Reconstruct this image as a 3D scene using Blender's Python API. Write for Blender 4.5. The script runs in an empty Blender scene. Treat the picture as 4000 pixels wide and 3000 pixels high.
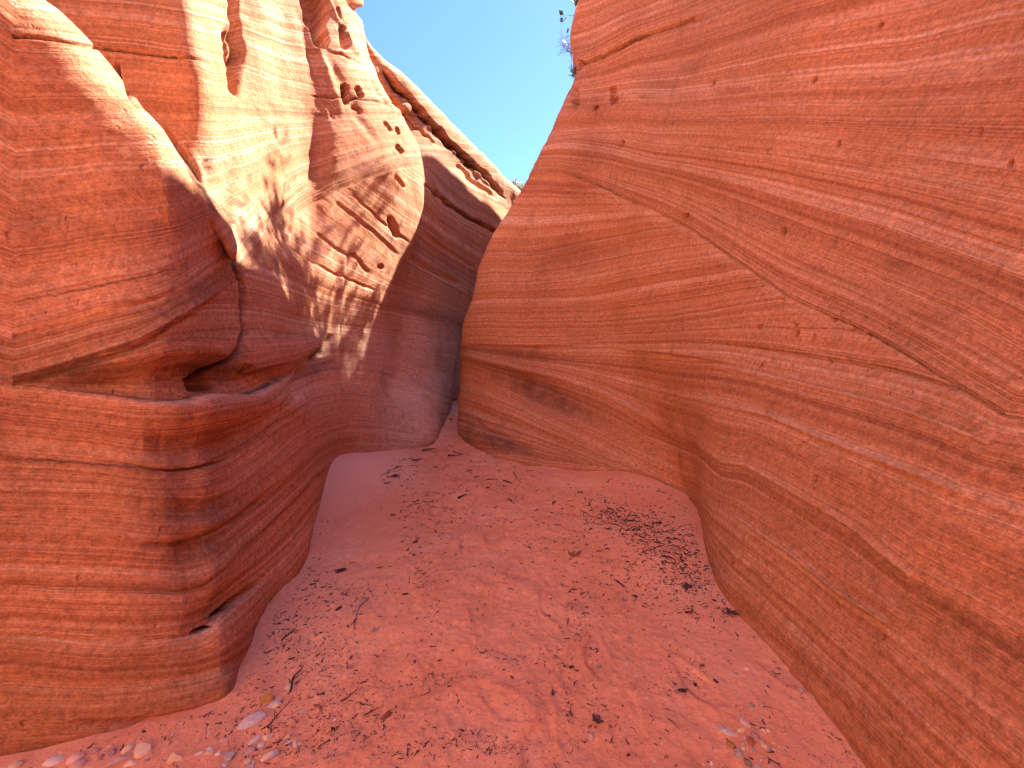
import bpy, math, random
import numpy as np

# ------------------------------------------------------------------ camera, sky, sun, exposure
S = bpy.context.scene
CAM_H, PITCH, F = 1.6, math.radians(5.0), 1600.0      # focal length in pixels of the 4000 px wide photograph
cam_d = bpy.data.cameras.new('camera'); cam = bpy.data.objects.new('camera', cam_d)
S.collection.objects.link(cam); S.camera = cam
cam.location = (0, 0, CAM_H); cam.rotation_euler = (math.pi / 2 - PITCH, 0, 0)
cam_d.sensor_width = 36.0; cam_d.lens = 36.0 * F / 4000.0
cam_d.clip_start = 0.05; cam_d.clip_end = 2000

SUN_AZ, SUN_EL = math.radians(45.5), math.radians(49.0)   # azimuth from +Y towards +X
W = bpy.data.worlds.new('World'); S.world = W; W.use_nodes = True
wn = W.node_tree
sky = wn.nodes.new('ShaderNodeTexSky'); sky.sky_type = 'NISHITA'; sky.sun_disc = False
sky.sun_elevation = SUN_EL; sky.sun_rotation = SUN_AZ
sky.altitude = 1500; sky.air_density = 1.0; sky.dust_density = 0.6; sky.ozone_density = 1.2
tint = wn.nodes.new('ShaderNodeMix'); tint.data_type = 'RGBA'; tint.blend_type = 'MULTIPLY'; tint.inputs[0].default_value = 1
tint.inputs[7].default_value = (.66, .86, 1.10, 1)
wn.links.new(sky.outputs[0], tint.inputs[6]); wn.links.new(tint.outputs[2], wn.nodes['Background'].inputs[0])
wn.nodes['Background'].inputs[1].default_value = 0.072
sun_d = bpy.data.lights.new('sun', 'SUN'); sun = bpy.data.objects.new('sun', sun_d)
S.collection.objects.link(sun)
sun_d.energy = 5.0; sun_d.angle = math.radians(0.53); sun_d.color = (1.0, 0.93, 0.80)
sun.rotation_euler = (math.pi / 2 - SUN_EL, 0, math.pi - SUN_AZ)
S.view_settings.view_transform = 'Standard'; S.view_settings.look = 'None'
S.view_settings.gamma = 1.0; S.view_settings.exposure = 2.42
S.cycles.max_bounces = 8; S.cycles.diffuse_bounces = 6; S.cycles.use_adaptive_sampling = True; S.cycles.adaptive_threshold = .03; S.cycles.use_denoising = True
S.cycles.sample_clamp_indirect = 6.0

rng = np.random.default_rng(7); random.seed(7)
C_, S_ = math.cos(PITCH), math.sin(PITCH)

# ------------------------------------------------------------------ projection helpers
def project(P):
    x, y, z = P[..., 0], P[..., 1], P[..., 2] - CAM_H
    zc = y * C_ - z * S_
    zs = np.where(zc > 0.15, zc, 0.15)
    return 2000 + F * x / zs, 1500 - F * (y * S_ + z * C_) / zs, zc
def XP(px, Y, z):                       # world point seen at column px, at distance Y and height z
    zc = Y * C_ - (z - CAM_H) * S_
    return ((px - 2000) / F * zc, Y, z)
def P(px, py, Y):                       # world point seen at (px, py) at distance Y
    a, b = (px - 2000) / F, (1500 - py) / F
    d = (a, C_ + b * S_, -S_ + b * C_); t = Y / d[1]
    return (d[0] * t, Y, CAM_H + d[2] * t)

def sstep(a, b, x):
    t = np.clip((x - a) / (b - a), 0, 1); return t * t * (3 - 2 * t)
def floor_base(x, y):
    z = 0.62 * sstep(5.2, 10.0, y) + 0.4 * sstep(9.5, 14, y)
    z = z + 0.27 * np.exp(-(((x + 2.45) / 0.85) ** 2 + ((y - 5.3) / 1.15) ** 2))
    z = z + 0.10 * np.exp(-(((x - 1.6) / 0.7) ** 2 + ((y - 4.9) / 0.5) ** 2))
    return z
def G(px, py):                          # point of the sand floor seen at (px, py)
    a, b = (px - 2000) / F, (1500 - py) / F
    d = (a, C_ + b * S_, -S_ + b * C_)
    t = 0.3
    while t < 40:
        q = (d[0] * t, d[1] * t, CAM_H + d[2] * t)
        if q[2] <= floor_base(q[0], q[1]): break
        t += 0.005
    return q

# ------------------------------------------------------------------ lattice noise (numpy)
_perm = rng.random(4096 * 4)
def vnoise(P, scale, seed=0):
    q = P * scale + seed * 17.31
    i = np.floor(q).astype(np.int64); f = q - i; f = f * f * f * (f * (f * 6 - 15) + 10)
    def h(dx, dy, dz):
        n = (i[..., 0] + dx) * 73856093 ^ (i[..., 1] + dy) * 19349663 ^ (i[..., 2] + dz) * 83492791 ^ (seed * 2654435)
        return _perm[n & 16383]
    x, y, z = f[..., 0], f[..., 1], f[..., 2]
    l = lambda a, b, t: a + (b - a) * t
    return 2 * l(l(l(h(0,0,0), h(1,0,0), x), l(h(0,1,0), h(1,1,0), x), y),
                 l(l(h(0,0,1), h(1,0,1), x), l(h(0,1,1), h(1,1,1), x), y), z) - 1
def fnoise(P, scale, octs=3, seed=0):
    s, a = 0, 1.0
    for k in range(octs):
        s = s + a * vnoise(P, scale * 2.03 ** k, seed + k); a *= 0.5
    return s
def noise1(v, seed=0):
    i = np.floor(v).astype(np.int64); f = v - i; f = f * f * (3 - 2 * f)
    a = _perm[(i * 7919 + seed * 131) & 16383]; b = _perm[((i + 1) * 7919 + seed * 131) & 16383]
    return 2 * (a + (b - a) * f) - 1

# ------------------------------------------------------------------ control nets -> dense surfaces
def herm(K, t, td):
    """cubic through knots K (n, ..) at parameters t, evaluated at td, along axis 0"""
    n = len(t); D = np.diff(K, axis=0) / np.diff(t).reshape((-1,) + (1,) * (K.ndim - 1))
    M = np.empty_like(K); M[0] = D[0]; M[-1] = D[-1]
    h = np.diff(t)
    for k in range(1, n - 1):
        M[k] = (D[k - 1] * h[k] + D[k] * h[k - 1]) / (h[k] + h[k - 1])
    j = np.clip(np.searchsorted(t, td, side='right') - 1, 0, n - 2)
    hh = h[j]; u = (td - t[j]) / hh
    sh = (-1,) + (1,) * (K.ndim - 1); u = u.reshape(sh); hh = hh.reshape(sh)
    u2, u3 = u * u, u * u * u
    return (2*u3-3*u2+1)*K[j] + (u3-2*u2+u)*hh*M[j] + (-2*u3+3*u2)*K[j+1] + (u3-u2)*hh*M[j+1]
def dense(net, px_step, lo=3, hi=90):
    """net (cols, rows, 3) -> dense grid and the dense parameters in column / row units"""
    pr = project(net); pix = np.stack([pr[0], pr[1]], -1)
    def knots(net, axis):
        d = np.linalg.norm(np.diff(net, axis=axis), axis=-1).mean(axis=1 - axis)
        return np.concatenate([[0], np.cumsum(np.maximum(d, 0.12))])
    def counts(axis):
        a = np.abs(np.diff(pix, axis=axis)); vis = (pr[2] > 0.4) & (pix[..., 0] > -600) & (pix[..., 0] < 4600) & (pix[..., 1] > -700) & (pix[..., 1] < 3500)
        v = np.take(vis, range(vis.shape[axis] - 1), axis) | np.take(vis, range(1, vis.shape[axis]), axis)
        L = np.linalg.norm(a, axis=-1); L = np.where(v, np.minimum(L, 1200), 0)
        m = np.percentile(L, 85, axis=1 - axis)
        return np.clip((m / px_step).astype(int), lo, hi)
    tc, tr = knots(net, 0), knots(net, 1)
    def params(t, n):
        out, idx = [], []
        for k in range(len(t) - 1):
            s = np.arange(n[k]) / n[k]; out.append(t[k] + (t[k+1] - t[k]) * s); idx.append(k + s)
        out.append([t[-1]]); idx.append([len(t) - 1.0])
        return np.concatenate(out), np.concatenate(idx)
    pc, ic = params(tc, counts(0)); pr_, ir = params(tr, counts(1))
    A = herm(net, tc, pc)
    A = herm(A.transpose(1, 0, 2), tr, pr_).transpose(1, 0, 2)
    return A, ic, ir
def grid_normals(A, flip):
    du = np.gradient(A, axis=0); dv = np.gradient(A, axis=1)
    n = np.cross(du, dv); n /= np.linalg.norm(n, axis=-1, keepdims=True) + 1e-12
    return -n if flip else n
def grid_mesh(name, A, mat, attrs=None, flip=False):
    nu, nv = A.shape[:2]
    me = bpy.data.meshes.new(name)
    idx = np.arange(nu * nv).reshape(nu, nv)
    q = np.stack([idx[:-1, :-1], idx[1:, :-1], idx[1:, 1:], idx[:-1, 1:]], -1)
    if flip: q = q[..., ::-1]
    q = q.reshape(-1, 4)
    me.vertices.add(nu * nv); me.vertices.foreach_set('co', A.astype(np.float32).ravel())
    me.loops.add(q.size); me.loops.foreach_set('vertex_index', q.astype(np.int32).ravel())
    me.polygons.add(len(q)); me.polygons.foreach_set('loop_start', np.arange(0, q.size, 4, dtype=np.int32))
    me.polygons.foreach_set('use_smooth', np.ones(len(q), bool))
    me.update()
    for k, v in (attrs or {}).items():
        a = me.attributes.new(k, 'FLOAT', 'POINT'); a.data.foreach_set('value', v.astype(np.float32).ravel())
    me.materials.append(mat)
    o = bpy.data.objects.new(name, me); S.collection.objects.link(o)
    return o

# ------------------------------------------------------------------ left wall net
def keys_at(keys, zs):
    """keys: list of (z, px, Y) -> points at heights zs (x and Y interpolated in world space)"""
    w = np.array([XP(px, Y, z) for z, px, Y in keys])
    return [(np.interp(z, w[:, 2], w[:, 0]), np.interp(z, w[:, 2], w[:, 1]), z) for z in zs]
FR = (0.18, 0.38, 0.58, 0.80)
UP = (2.9, 3.4, 4.1, 4.8, 5.7)
def cap(top, out, far_z=1.0):
    x, y, z = top; ox, oy = out
    return [(x + ox * .9, y + oy * .9, z + .42), (x + ox * 4, y + oy * 4, z + 1.0), (x + ox * 22, y + oy * 22, z + 1.6)]
def col_slab(foot, edge, sil, rec, ups, rim, out, mids=None, dY=0):
    f = np.array(foot); e = np.array(edge); rows = [tuple(f + (f - e) * np.array([.1, .1, 0]) + np.array([0, 0, -.5])), foot]
    for q, t in enumerate(FR):
        p = f + (e - f) * t
        p[1] += dY * (.7, 1, 1, .7)[q]
        if mids: p[0] = XP(mids[q], p[1], p[2])[0]
        rows.append(tuple(p))
    rows += [edge, sil, rec] + list(ups) + [rim] + cap(rim, out)
    return rows
def col_norm(foot, keys, rimz, out, ez=2.5, up=None):
    up = up or UP
    fz = foot[2]
    zs = [fz + (ez - fz) * t for t in FR] + [ez] + list(up)
    w = np.array([foot] + [XP(px, Y, z) if len(k) == 3 else None for k in keys for z, px, Y in [k]])
    g = lambda z: (float(np.interp(z, w[:, 2], w[:, 0])), float(np.interp(z, w[:, 2], w[:, 1])), z)
    k0 = g(fz + .5); f = np.array(foot)
    rows = [tuple(f + (f - np.array(k0)) * .6 * np.array([1, 1, 0]) + np.array([0, 0, -.5])), foot]
    rows += [g(z) for z in zs] + [g(rimz)]
    return rows + cap(rows[-1], out)
def col_world(foot, top, rimz, out, prof=(0, .10, .22, .34, .46, .56, .62, .68, .76, .84, .92, 1.0), ez=2.5):
    f = np.array(foot[:2] + (foot[2] if len(foot) > 2 else 0.,)); t = np.array(top)
    zs = [f[2]] + [f[2] + (ez - f[2]) * s for s in FR] + [ez] + list(UP) + [rimz]
    rows = [(f[0], f[1], f[2] - .5)]
    for s, z in zip(prof, zs): rows.append((f[0] + (t[0] - f[0]) * s, f[1] + (t[1] - f[1]) * s, z))
    return rows + cap(rows[-1], out)

def wpt(x, y, z): return (x, y, z)
LO = (-.93, .36)
left = []
left.append(col_world((3.4, -6.4), (3.2, -8.6), 9, (0, -1)))
left.append(col_world((1.2, -5.6), (1.0, -8.2), 9, (0, -1)))
left.append(col_world((-1.2, -4.6), (-1.8, -7.0), 9, (-.3, -.95)))
left.append(col_world((-2.9, -2.6), (-4.6, -4.2), 8.5, (-.8, -.6)))
left.append(col_world((-3.4, -0.4), (-5.2, -0.6), 8, (-1, 0)))
left.append(col_slab((-2.9, 1.0, 0.), (-3.3, 1.5, 3.7), (-3.3, 1.75, 3.8), (-3.4, 2.2, 3.5),
                     [(-3.45, 2.45, 4.1), (-3.6, 2.6, 5.), (-3.9, 2.8, 6)], (-4.4, 3.4, 8), LO))
def slab(f, e, eY, s, sY, dr, ups, rim, mids=None, dY=0):
    sil = P(s[0], s[1], sY)
    rec = (sil[0] - .02, sil[1] + dr, sil[2] - dr * .55)
    left.append(col_slab(G(*f), P(e[0], e[1], eY), sil, rec, [XP(a, b, c) for c, a, b in ups], XP(rim[1], rim[2], rim[0]), LO, mids, dY))
slab((0, 2965), (75, 0), 2.0, (127, 0), 2.22, .50, [(3.6, 120, 2.95), (4.2, 120, 3.0), (5.2, 90, 3.2)], (8, 0, 4.2))
slab((250, 2905), (240, 160), 2.05, (300, 130), 2.25, .45, [(3.5, 290, 3.0), (4.2, 290, 3.1), (5.2, 270, 3.3)], (8, 180, 4.3))
slab((480, 2850), (422, 372), 2.10, (475, 370), 2.3, .42, [(3.3, 450, 3.08), (4.1, 440, 3.15), (5.2, 410, 3.35)], (8, 330, 4.35), (490, 500, 495, 470))
slab((680, 2797), (585, 520), 2.15, (640, 528), 2.36, .40, [(3.1, 610, 3.12), (4.0, 590, 3.2), (5.2, 560, 3.4)], (8, 470, 4.4), (655, 652, 646, 622), .02)
slab((800, 2760), (655, 690), 2.15, (755, 745), 2.36, .36, [(2.95, 770, 3.15), (3.6, 775, 3.2), (5.0, 690, 3.45)], (8, 600, 4.5), (768, 748, 731, 702), .08)
slab((880, 2725), (735, 850), 2.26, (838, 920), 2.54, .18, [(2.85, 855, 3.36), (3.6, 865, 3.6), (5.0, 820, 3.9)], (8, 760, 4.7), (855, 830, 806, 776), .09)
def norm(f, keys, rimz=8, out=LO, ez=2.5, up=None): left.append(col_norm(G(*f), keys, rimz, out, ez, up))
norm((940, 2645), [(.4, 928, 2.06), (.8, 905, 2.24), (1.25, 882, 2.42), (1.7, 860, 2.55), (2.0, 880, 2.70), (2.2, 903, 2.9), (2.5, 922, 3.18), (2.85, 932, 3.5), (3.6, 945, 3.85), (5.0, 915, 4.2), (8, 860, 4.9)], 8, LO, 2.0, (2.2, 2.45, 2.95, 3.7, 5.2))
norm((1010, 2450), [(1, 985, 2.55), (2, 1003, 3.1), (3, 1025, 3.85), (4, 1035, 4.25), (5.5, 1000, 4.5), (8, 930, 5.1)], 8, LO, 2.2, (2.42, 2.62, 3.1, 3.9, 5.3))
norm((1100, 2310), [(1, 1085, 2.85), (2, 1090, 3.4), (3, 1110, 4.3), (4, 1125, 4.6), (5.5, 1080, 4.85), (8, 1010, 5.4)], 8, LO, 2.3, (2.6, 2.95, 3.5, 4.3, 5.5))
norm((1190, 2200), [(1, 1160, 3.3), (2, 1160, 3.9), (3, 1190, 4.75), (4, 1220, 5.0), (5.5, 1165, 5.1), (8, 1090, 5.8)])
norm((1243, 1975), [(1, 1232, 4.2), (2, 1245, 4.65), (3, 1300, 5.0), (4, 1330, 5.2), (5.5, 1250, 5.3), (8, 1170, 6.1)])
norm((1285, 1815), [(1, 1310, 4.8), (2, 1330, 5.1), (3, 1420, 5.5), (4, 1480, 5.7), (5, 1390, 5.6), (5.8, 1310, 5.6), (8, 1240, 6.0)])
norm((1450, 1765), [(1, 1440, 5.6), (2, 1460, 5.9), (3.06, 1560, 6.4), (3.7, 1640, 6.7), (4.7, 1652, 7.0), (5.5, 1520, 6.9), (6.15, 1400, 6.7), (6.7, 1350, 6.6), (8, 1300, 7.0)])
norm((1560, 1752), [(1, 1545, 6.8), (2, 1560, 7.1), (3, 1610, 7.5), (3.6, 1630, 7.8), (4.5, 1622, 8.0), (5.2, 1530, 7.9), (6, 1400, 7.6), (6.8, 1405, 7.25)], 6.8)
norm((1660, 1740), [(1, 1650, 7.2), (2, 1660, 7.6), (3, 1690, 8.0), (4.5, 1690, 8.3), (5.5, 1640, 8.4), (6.8, 1590, 8.6)], 6.8)
norm((1738, 1650), [(1.2, 1765, 8.3), (2, 1785, 8.8), (3, 1805, 9.2), (4.5, 1835, 9.8), (5.5, 1835, 10.2), (6.8, 1800, 10.6)], 6.8)
norm((1788, 1545), [(2, 1835, 9.9), (3, 1885, 10.4), (4.5, 1925, 11.2), (5.5, 1940, 11.8), (6.8, 1930, 12.4)], 6.8)
left.append(col_world((.2, 10.9, .8), (.15, 14.0), 6.8, LO))
left.append(col_world((.9, 13.0, 1.0), (.8, 16.6), 6.7, LO))
left.append(col_world((1.5, 16.0, 1.2), (1.4, 20.0), 6.6, LO))
leftN = np.array(left)

# ------------------------------------------------------------------ right wall net
RO = (.95, .1)
right = []
def rn(f, keys, rimz=7.6, out=RO): right.append(col_norm(f if len(f) == 3 else G(*f), keys, rimz, out))
RPROF = (0, .07, .16, .27, .38, .46, .52, .60, .69, .77, .87, 1.0)
right.append(col_world((3.6, 19.0, 1.2), (5.2, 19.5), 11.5, (.95, .1), RPROF))  # unseen far columns, raised into a hump to shade the far left wall
right.append(col_world((2.8, 15.5, 1.1), (4.0, 16.2), 12.2, (.95, .1), RPROF))
right.append(col_world((2.0, 12.9, 1.0), (2.9, 13.3), 12.4, (.95, .1), RPROF))
right.append(col_world((1.2, 11.2, .8), (2.3, 11.9), 11.6, (.95, .1), RPROF))
right.append(col_world((.7, 10.3, .7), (2.25, 10.9), 8.8, RO, RPROF))
right.append(col_world((.1, 9.4, .5), (2.0, 9.6), 6.9, RO, RPROF))
rn((-.72, 8.1, .3), [(.6, 1840, 8.0), (1.2, 1850, 8.0), (2.6, 1930, 8.0), (3.6, 2010, 7.9), (4.8, 2170, 7.8), (6.2, 2290, 7.7), (8, 2350, 7.9)], 7.1)
rn((1796, 1700), [(.6, 1800, 6.9), (1.2, 1812, 6.85), (1.8, 1790, 6.8), (2.6, 1857, 6.8), (3.1, 1878, 6.8), (3.6, 1955, 6.8), (4.3, 2060, 6.8), (4.8, 2130, 6.75), (5.6, 2222, 6.7), (6.2, 2282, 6.7), (8, 2390, 6.7)], 7.0)
rn((1960, 1787), [(.6, 1950, 6.3), (1.2, 1960, 6.3), (1.8, 1950, 6.25), (2.6, 2020, 6.35), (3.6, 2130, 6.4), (4.8, 2260, 6.3), (6.2, 2380, 6.2), (7.6, 2450, 6.3)], 7.8)
rn((2330, 1842), [(1, 2240, 5.85), (2, 2230, 6.15), (3, 2270, 6.3), (4.5, 2420, 6.0), (6.2, 2620, 5.6), (7.6, 2720, 5.6)], 8.8)
rn((2600, 1892), [(1, 2465, 5.35), (2, 2370, 5.9), (3, 2370, 6.1), (4.5, 2540, 5.5), (6.2, 2800, 5.0), (7.6, 2900, 5.0)], 9.0)
rn((2700, 1968), [(1, 2630, 4.55), (2, 2570, 4.95), (3, 2590, 5.1), (4.5, 2790, 4.5), (6.2, 3120, 4.1), (7.6, 3250, 4.1)], 9.0)
rn((2745, 2120), [(1, 2770, 3.6), (2, 2820, 3.85), (3, 2930, 3.85), (4.5, 3200, 3.5), (6.2, 3600, 3.3), (7.6, 3900, 3.3)], 9.0)
def rw(f, t): right.append(col_world(tuple(float(v) for v in f), t, 8.3, RO, RPROF))
rw(G(2850, 2330), (3.35, 2.7)); rw(G(3010, 2530), (3.4, 2.2)); rw(G(3180, 2740), (3.4, 1.75)); rw(G(3400, 3000), (3.4, 1.3))
rw((1.35, .6, 0), (3.4, .5)); rw((1.6, -.8, 0), (3.6, -.9)); rw((2.2, -2.5, 0), (4.2, -2.6)); rw((2.8, -4.5, 0), (4.6, -4.6)); rw((3.2, -6.6, 0), (4.8, -7))
rightN = np.array(right)


# ------------------------------------------------------------------ relief and bedding of the rock
def near_mask(px, py, pts, pad):
    p = np.array(pts, float)
    return (px > p[:, 0].min() - pad) & (px < p[:, 0].max() + pad) & (py > p[:, 1].min() - pad) & (py < p[:, 1].max() + pad)
def pdist(px, py, pts):
    """distance to a polyline, and the fraction along it"""
    best = np.full(px.shape, 1e9); tt = np.zeros(px.shape); n = len(pts) - 1
    for k in range(n):
        (x0, y0), (x1, y1) = pts[k], pts[k + 1]
        dx, dy = x1 - x0, y1 - y0
        t = np.clip(((px - x0) * dx + (py - y0) * dy) / (dx * dx + dy * dy + 1e-9), 0, 1)
        d = np.hypot(px - x0 - t * dx, py - y0 - t * dy)
        m = d < best; best[m] = d[m]; tt[m] = (k + t[m]) / n
    return best, tt
class Relief:
    def __init__(s, px, py, ok): s.px, s.py, s.ok = px, py, ok; s.d = np.zeros(px.shape)
    def line(s, pts, w, h, taper=True, wob=0):
        """groove (h < 0) or rib (h > 0) along a traced line, w = half width"""
        m = near_mask(s.px, s.py, pts, w * 3.5) & s.ok
        if not m.any(): return
        x, y = s.px[m], s.py[m]
        if wob: x = x + wob * noise1(y / 17.0, 3); y = y + wob * noise1(x / 19.0, 5)
        d, t = pdist(x, y, pts)
        a = h * np.exp(-(d / w) ** 2)
        if taper: a = a * np.clip(np.minimum(t, 1 - t) * 8 + .15, 0, 1)
        s.d[m] += a
    def hole(s, pts, r, depth, soft=.35):
        m = near_mask(s.px, s.py, pts, r * 2) & s.ok
        if not m.any(): return
        d, t = pdist(s.px[m], s.py[m], pts)
        d = d * (1 + .18 * noise1(np.arctan2(s.py[m] - pts[0][1], s.px[m] - pts[0][0]) * 2.5 + r, 9))
        s.d[m] -= depth * sstep(r * (1 + soft), r * (1 - soft), d)
    def bump(s, c, rx, ry, ang, h, p=2):
        a = math.radians(ang); x, y = s.px - c[0], s.py - c[1]
        u = (x * math.cos(a) + y * math.sin(a)) / rx; v = (-x * math.sin(a) + y * math.cos(a)) / ry
        s.d += np.where(s.ok, h * np.exp(-(u * u + v * v) ** (p / 2)), 0)
    def step(s, pts, h, fall, edge=10):
        """ground above the line stands h proud at the line and fades over 'fall' px upwards"""
        c = curve(pts, s.px); dy = c - s.py
        x0, x1 = pts[0][0], pts[-1][0]; e = min(120, (x1 - x0) / 3)
        f = sstep(x0, x0 + e, s.px) * sstep(x1, x1 - e, s.px)
        s.d += np.where(s.ok, h * sstep(-edge, edge, dy) * np.exp(-np.clip(dy, 0, None) / fall) * f, 0)
def curve(pts, x):
    p = np.array(pts, float)
    y = np.interp(x, p[:, 0], p[:, 1])
    sl = (p[-1, 1] - p[-2, 1]) / (p[-1, 0] - p[-2, 0]); sr = (p[1, 1] - p[0, 1]) / (p[1, 0] - p[0, 0])
    y = np.where(x > p[-1, 0], p[-1, 1] + sl * (x - p[-1, 0]), y)
    return np.where(x < p[0, 0], p[0, 1] + sr * (x - p[0, 0]), y)
def smooth_curve(pts, x):
    """Hermite version of curve()"""
    p = np.array(pts, float); t = p[:, 0]
    xi = np.clip(x, t[0], t[-1]); y = herm(p[:, 1:2], t, xi.ravel())[:, 0].reshape(x.shape) if len(pts) > 2 else np.interp(xi, t, p[:, 1])
    c = curve(pts, x)
    return np.where((x < t[0]) | (x > t[-1]), c, y)
def bedding(px, py, guides, vals):
    Y = [smooth_curve(g, px) for g in guides]
    for k in range(1, len(Y)): Y[k] = np.maximum(Y[k], Y[k - 1] + 4)
    s = (vals[1] - vals[0]) / 100.0
    out = vals[0] + (py - Y[0]) * .01
    for k in range(len(Y) - 1):
        m = py >= Y[k]
        out = np.where(m, vals[k] + (vals[k + 1] - vals[k]) * (py - Y[k]) / (Y[k + 1] - Y[k]), out)
    return np.where(py > Y[-1], vals[-1] + (py - Y[-1]) * .01, out)

B1 = [(-300,1420),(0,1330),(350,1240),(714,1140),(904,1000),(1085,790),(1374,640),(1645,578),(1800,590),(2000,620)]
B2 = [(-300,1570),(0,1480),(300,1400),(550,1320),(714,1229),(904,1103),(1012,1012),(1157,850),(1374,723),(1645,650),(1800,660),(2010,700)]
C4 = [(-300,1574),(0,1484),(300,1404),(550,1345),(714,1300),(904,1286),(1000,1288),(1150,1305),(1270,1320),(1440,1338),(1776,1371),(1900,1380)]
SEAM = [(-300,1500),(0,1495),(200,1515),(420,1540),(600,1556),(748,1554),(819,1529),(980,1533),(1064,1495),(1136,1465),(1200,1420),(1300,1395),(1450,1400),(1600,1440),(1736,1500),(1810,1530)]
def left_phi(px, py):
    a = bedding(px, py, [[(0,-150),(340,-100),(790,-60),(1200,60),(1516,100),(2000,200)],
                         [(0,155),(340,190),(790,240),(1200,373),(1516,405),(1700,430),(2000,520)], B1, B2], [0, 3, 8, 11])
    c = bedding(px, py, [[(900,300),(1314,500),(1500,600),(1661,711),(1728,778),(1902,889),(2000,940)],
                         [(900,560),(1100,650),(1314,783),(1439,894),(1560,995),(1700,1075),(1873,1170),(2000,1220)],
                         [(900,860),(1150,966),(1280,1053),(1487,1140),(1680,1190),(1786,1230),(1900,1270)],
                         [(700,1150),(900,1150),(1100,1190),(1300,1240),(1500,1270),(1776,1310)], C4], [20, 23, 25.5, 28, 29.5])
    d = bedding(px, py, [C4, [(-300,1580),(0,1490),(300,1425),(550,1370),(680,1335),(958,1340),(1106,1333),(1275,1324),(1400,1345),(1776,1380)], SEAM], [40, 41, 43])
    e = bedding(px, py, [SEAM,
        [(-300,1650),(0,1660),(300,1690),(650,1720),(900,1680),(1050,1600),(1140,1510),(1250,1450),(1400,1450),(1600,1500),(1800,1580)],
        [(-300,1780),(0,1790),(300,1810),(600,1840),(850,1800),(950,1740),(1080,1640),(1180,1580),(1300,1545),(1500,1570),(1700,1610),(1800,1640)],
        [(-300,1925),(0,1930),(400,1935),(700,1950),(900,1930),(1000,1850),(1150,1720),(1300,1640),(1500,1645),(1700,1680)],
        [(-300,2050),(0,2060),(400,2080),(700,2100),(850,2070),(1000,1960),(1150,1830),(1270,1735),(1500,1712),(1700,1730)],
        [(0,2300),(600,2310),(740,2310),(850,2270),(1000,2120),(1150,1960),(1250,1850),(1500,1790)],
        [(0,2490),(700,2490),(780,2470),(950,2330),(1150,2130),(1250,2000),(1500,1900)],
        [(0,2620),(650,2630),(800,2610),(950,2540),(1080,2400),(1250,2200)],
        [(0,2850),(600,2790),(900,2700),(1100,2600)]], [50, 51.6, 53.2, 54.8, 56.4, 58.6, 60.4, 62.0, 64.0])
    cb2, cc4, cse = smooth_curve(B2, px), smooth_curve(C4, px), smooth_curve(SEAM, px)
    cc4 = np.maximum(cc4, cb2)
    r = np.where(py < cb2, a, np.where(py < cc4, c, np.where(py < cse, d, e)))
    return r
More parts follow.
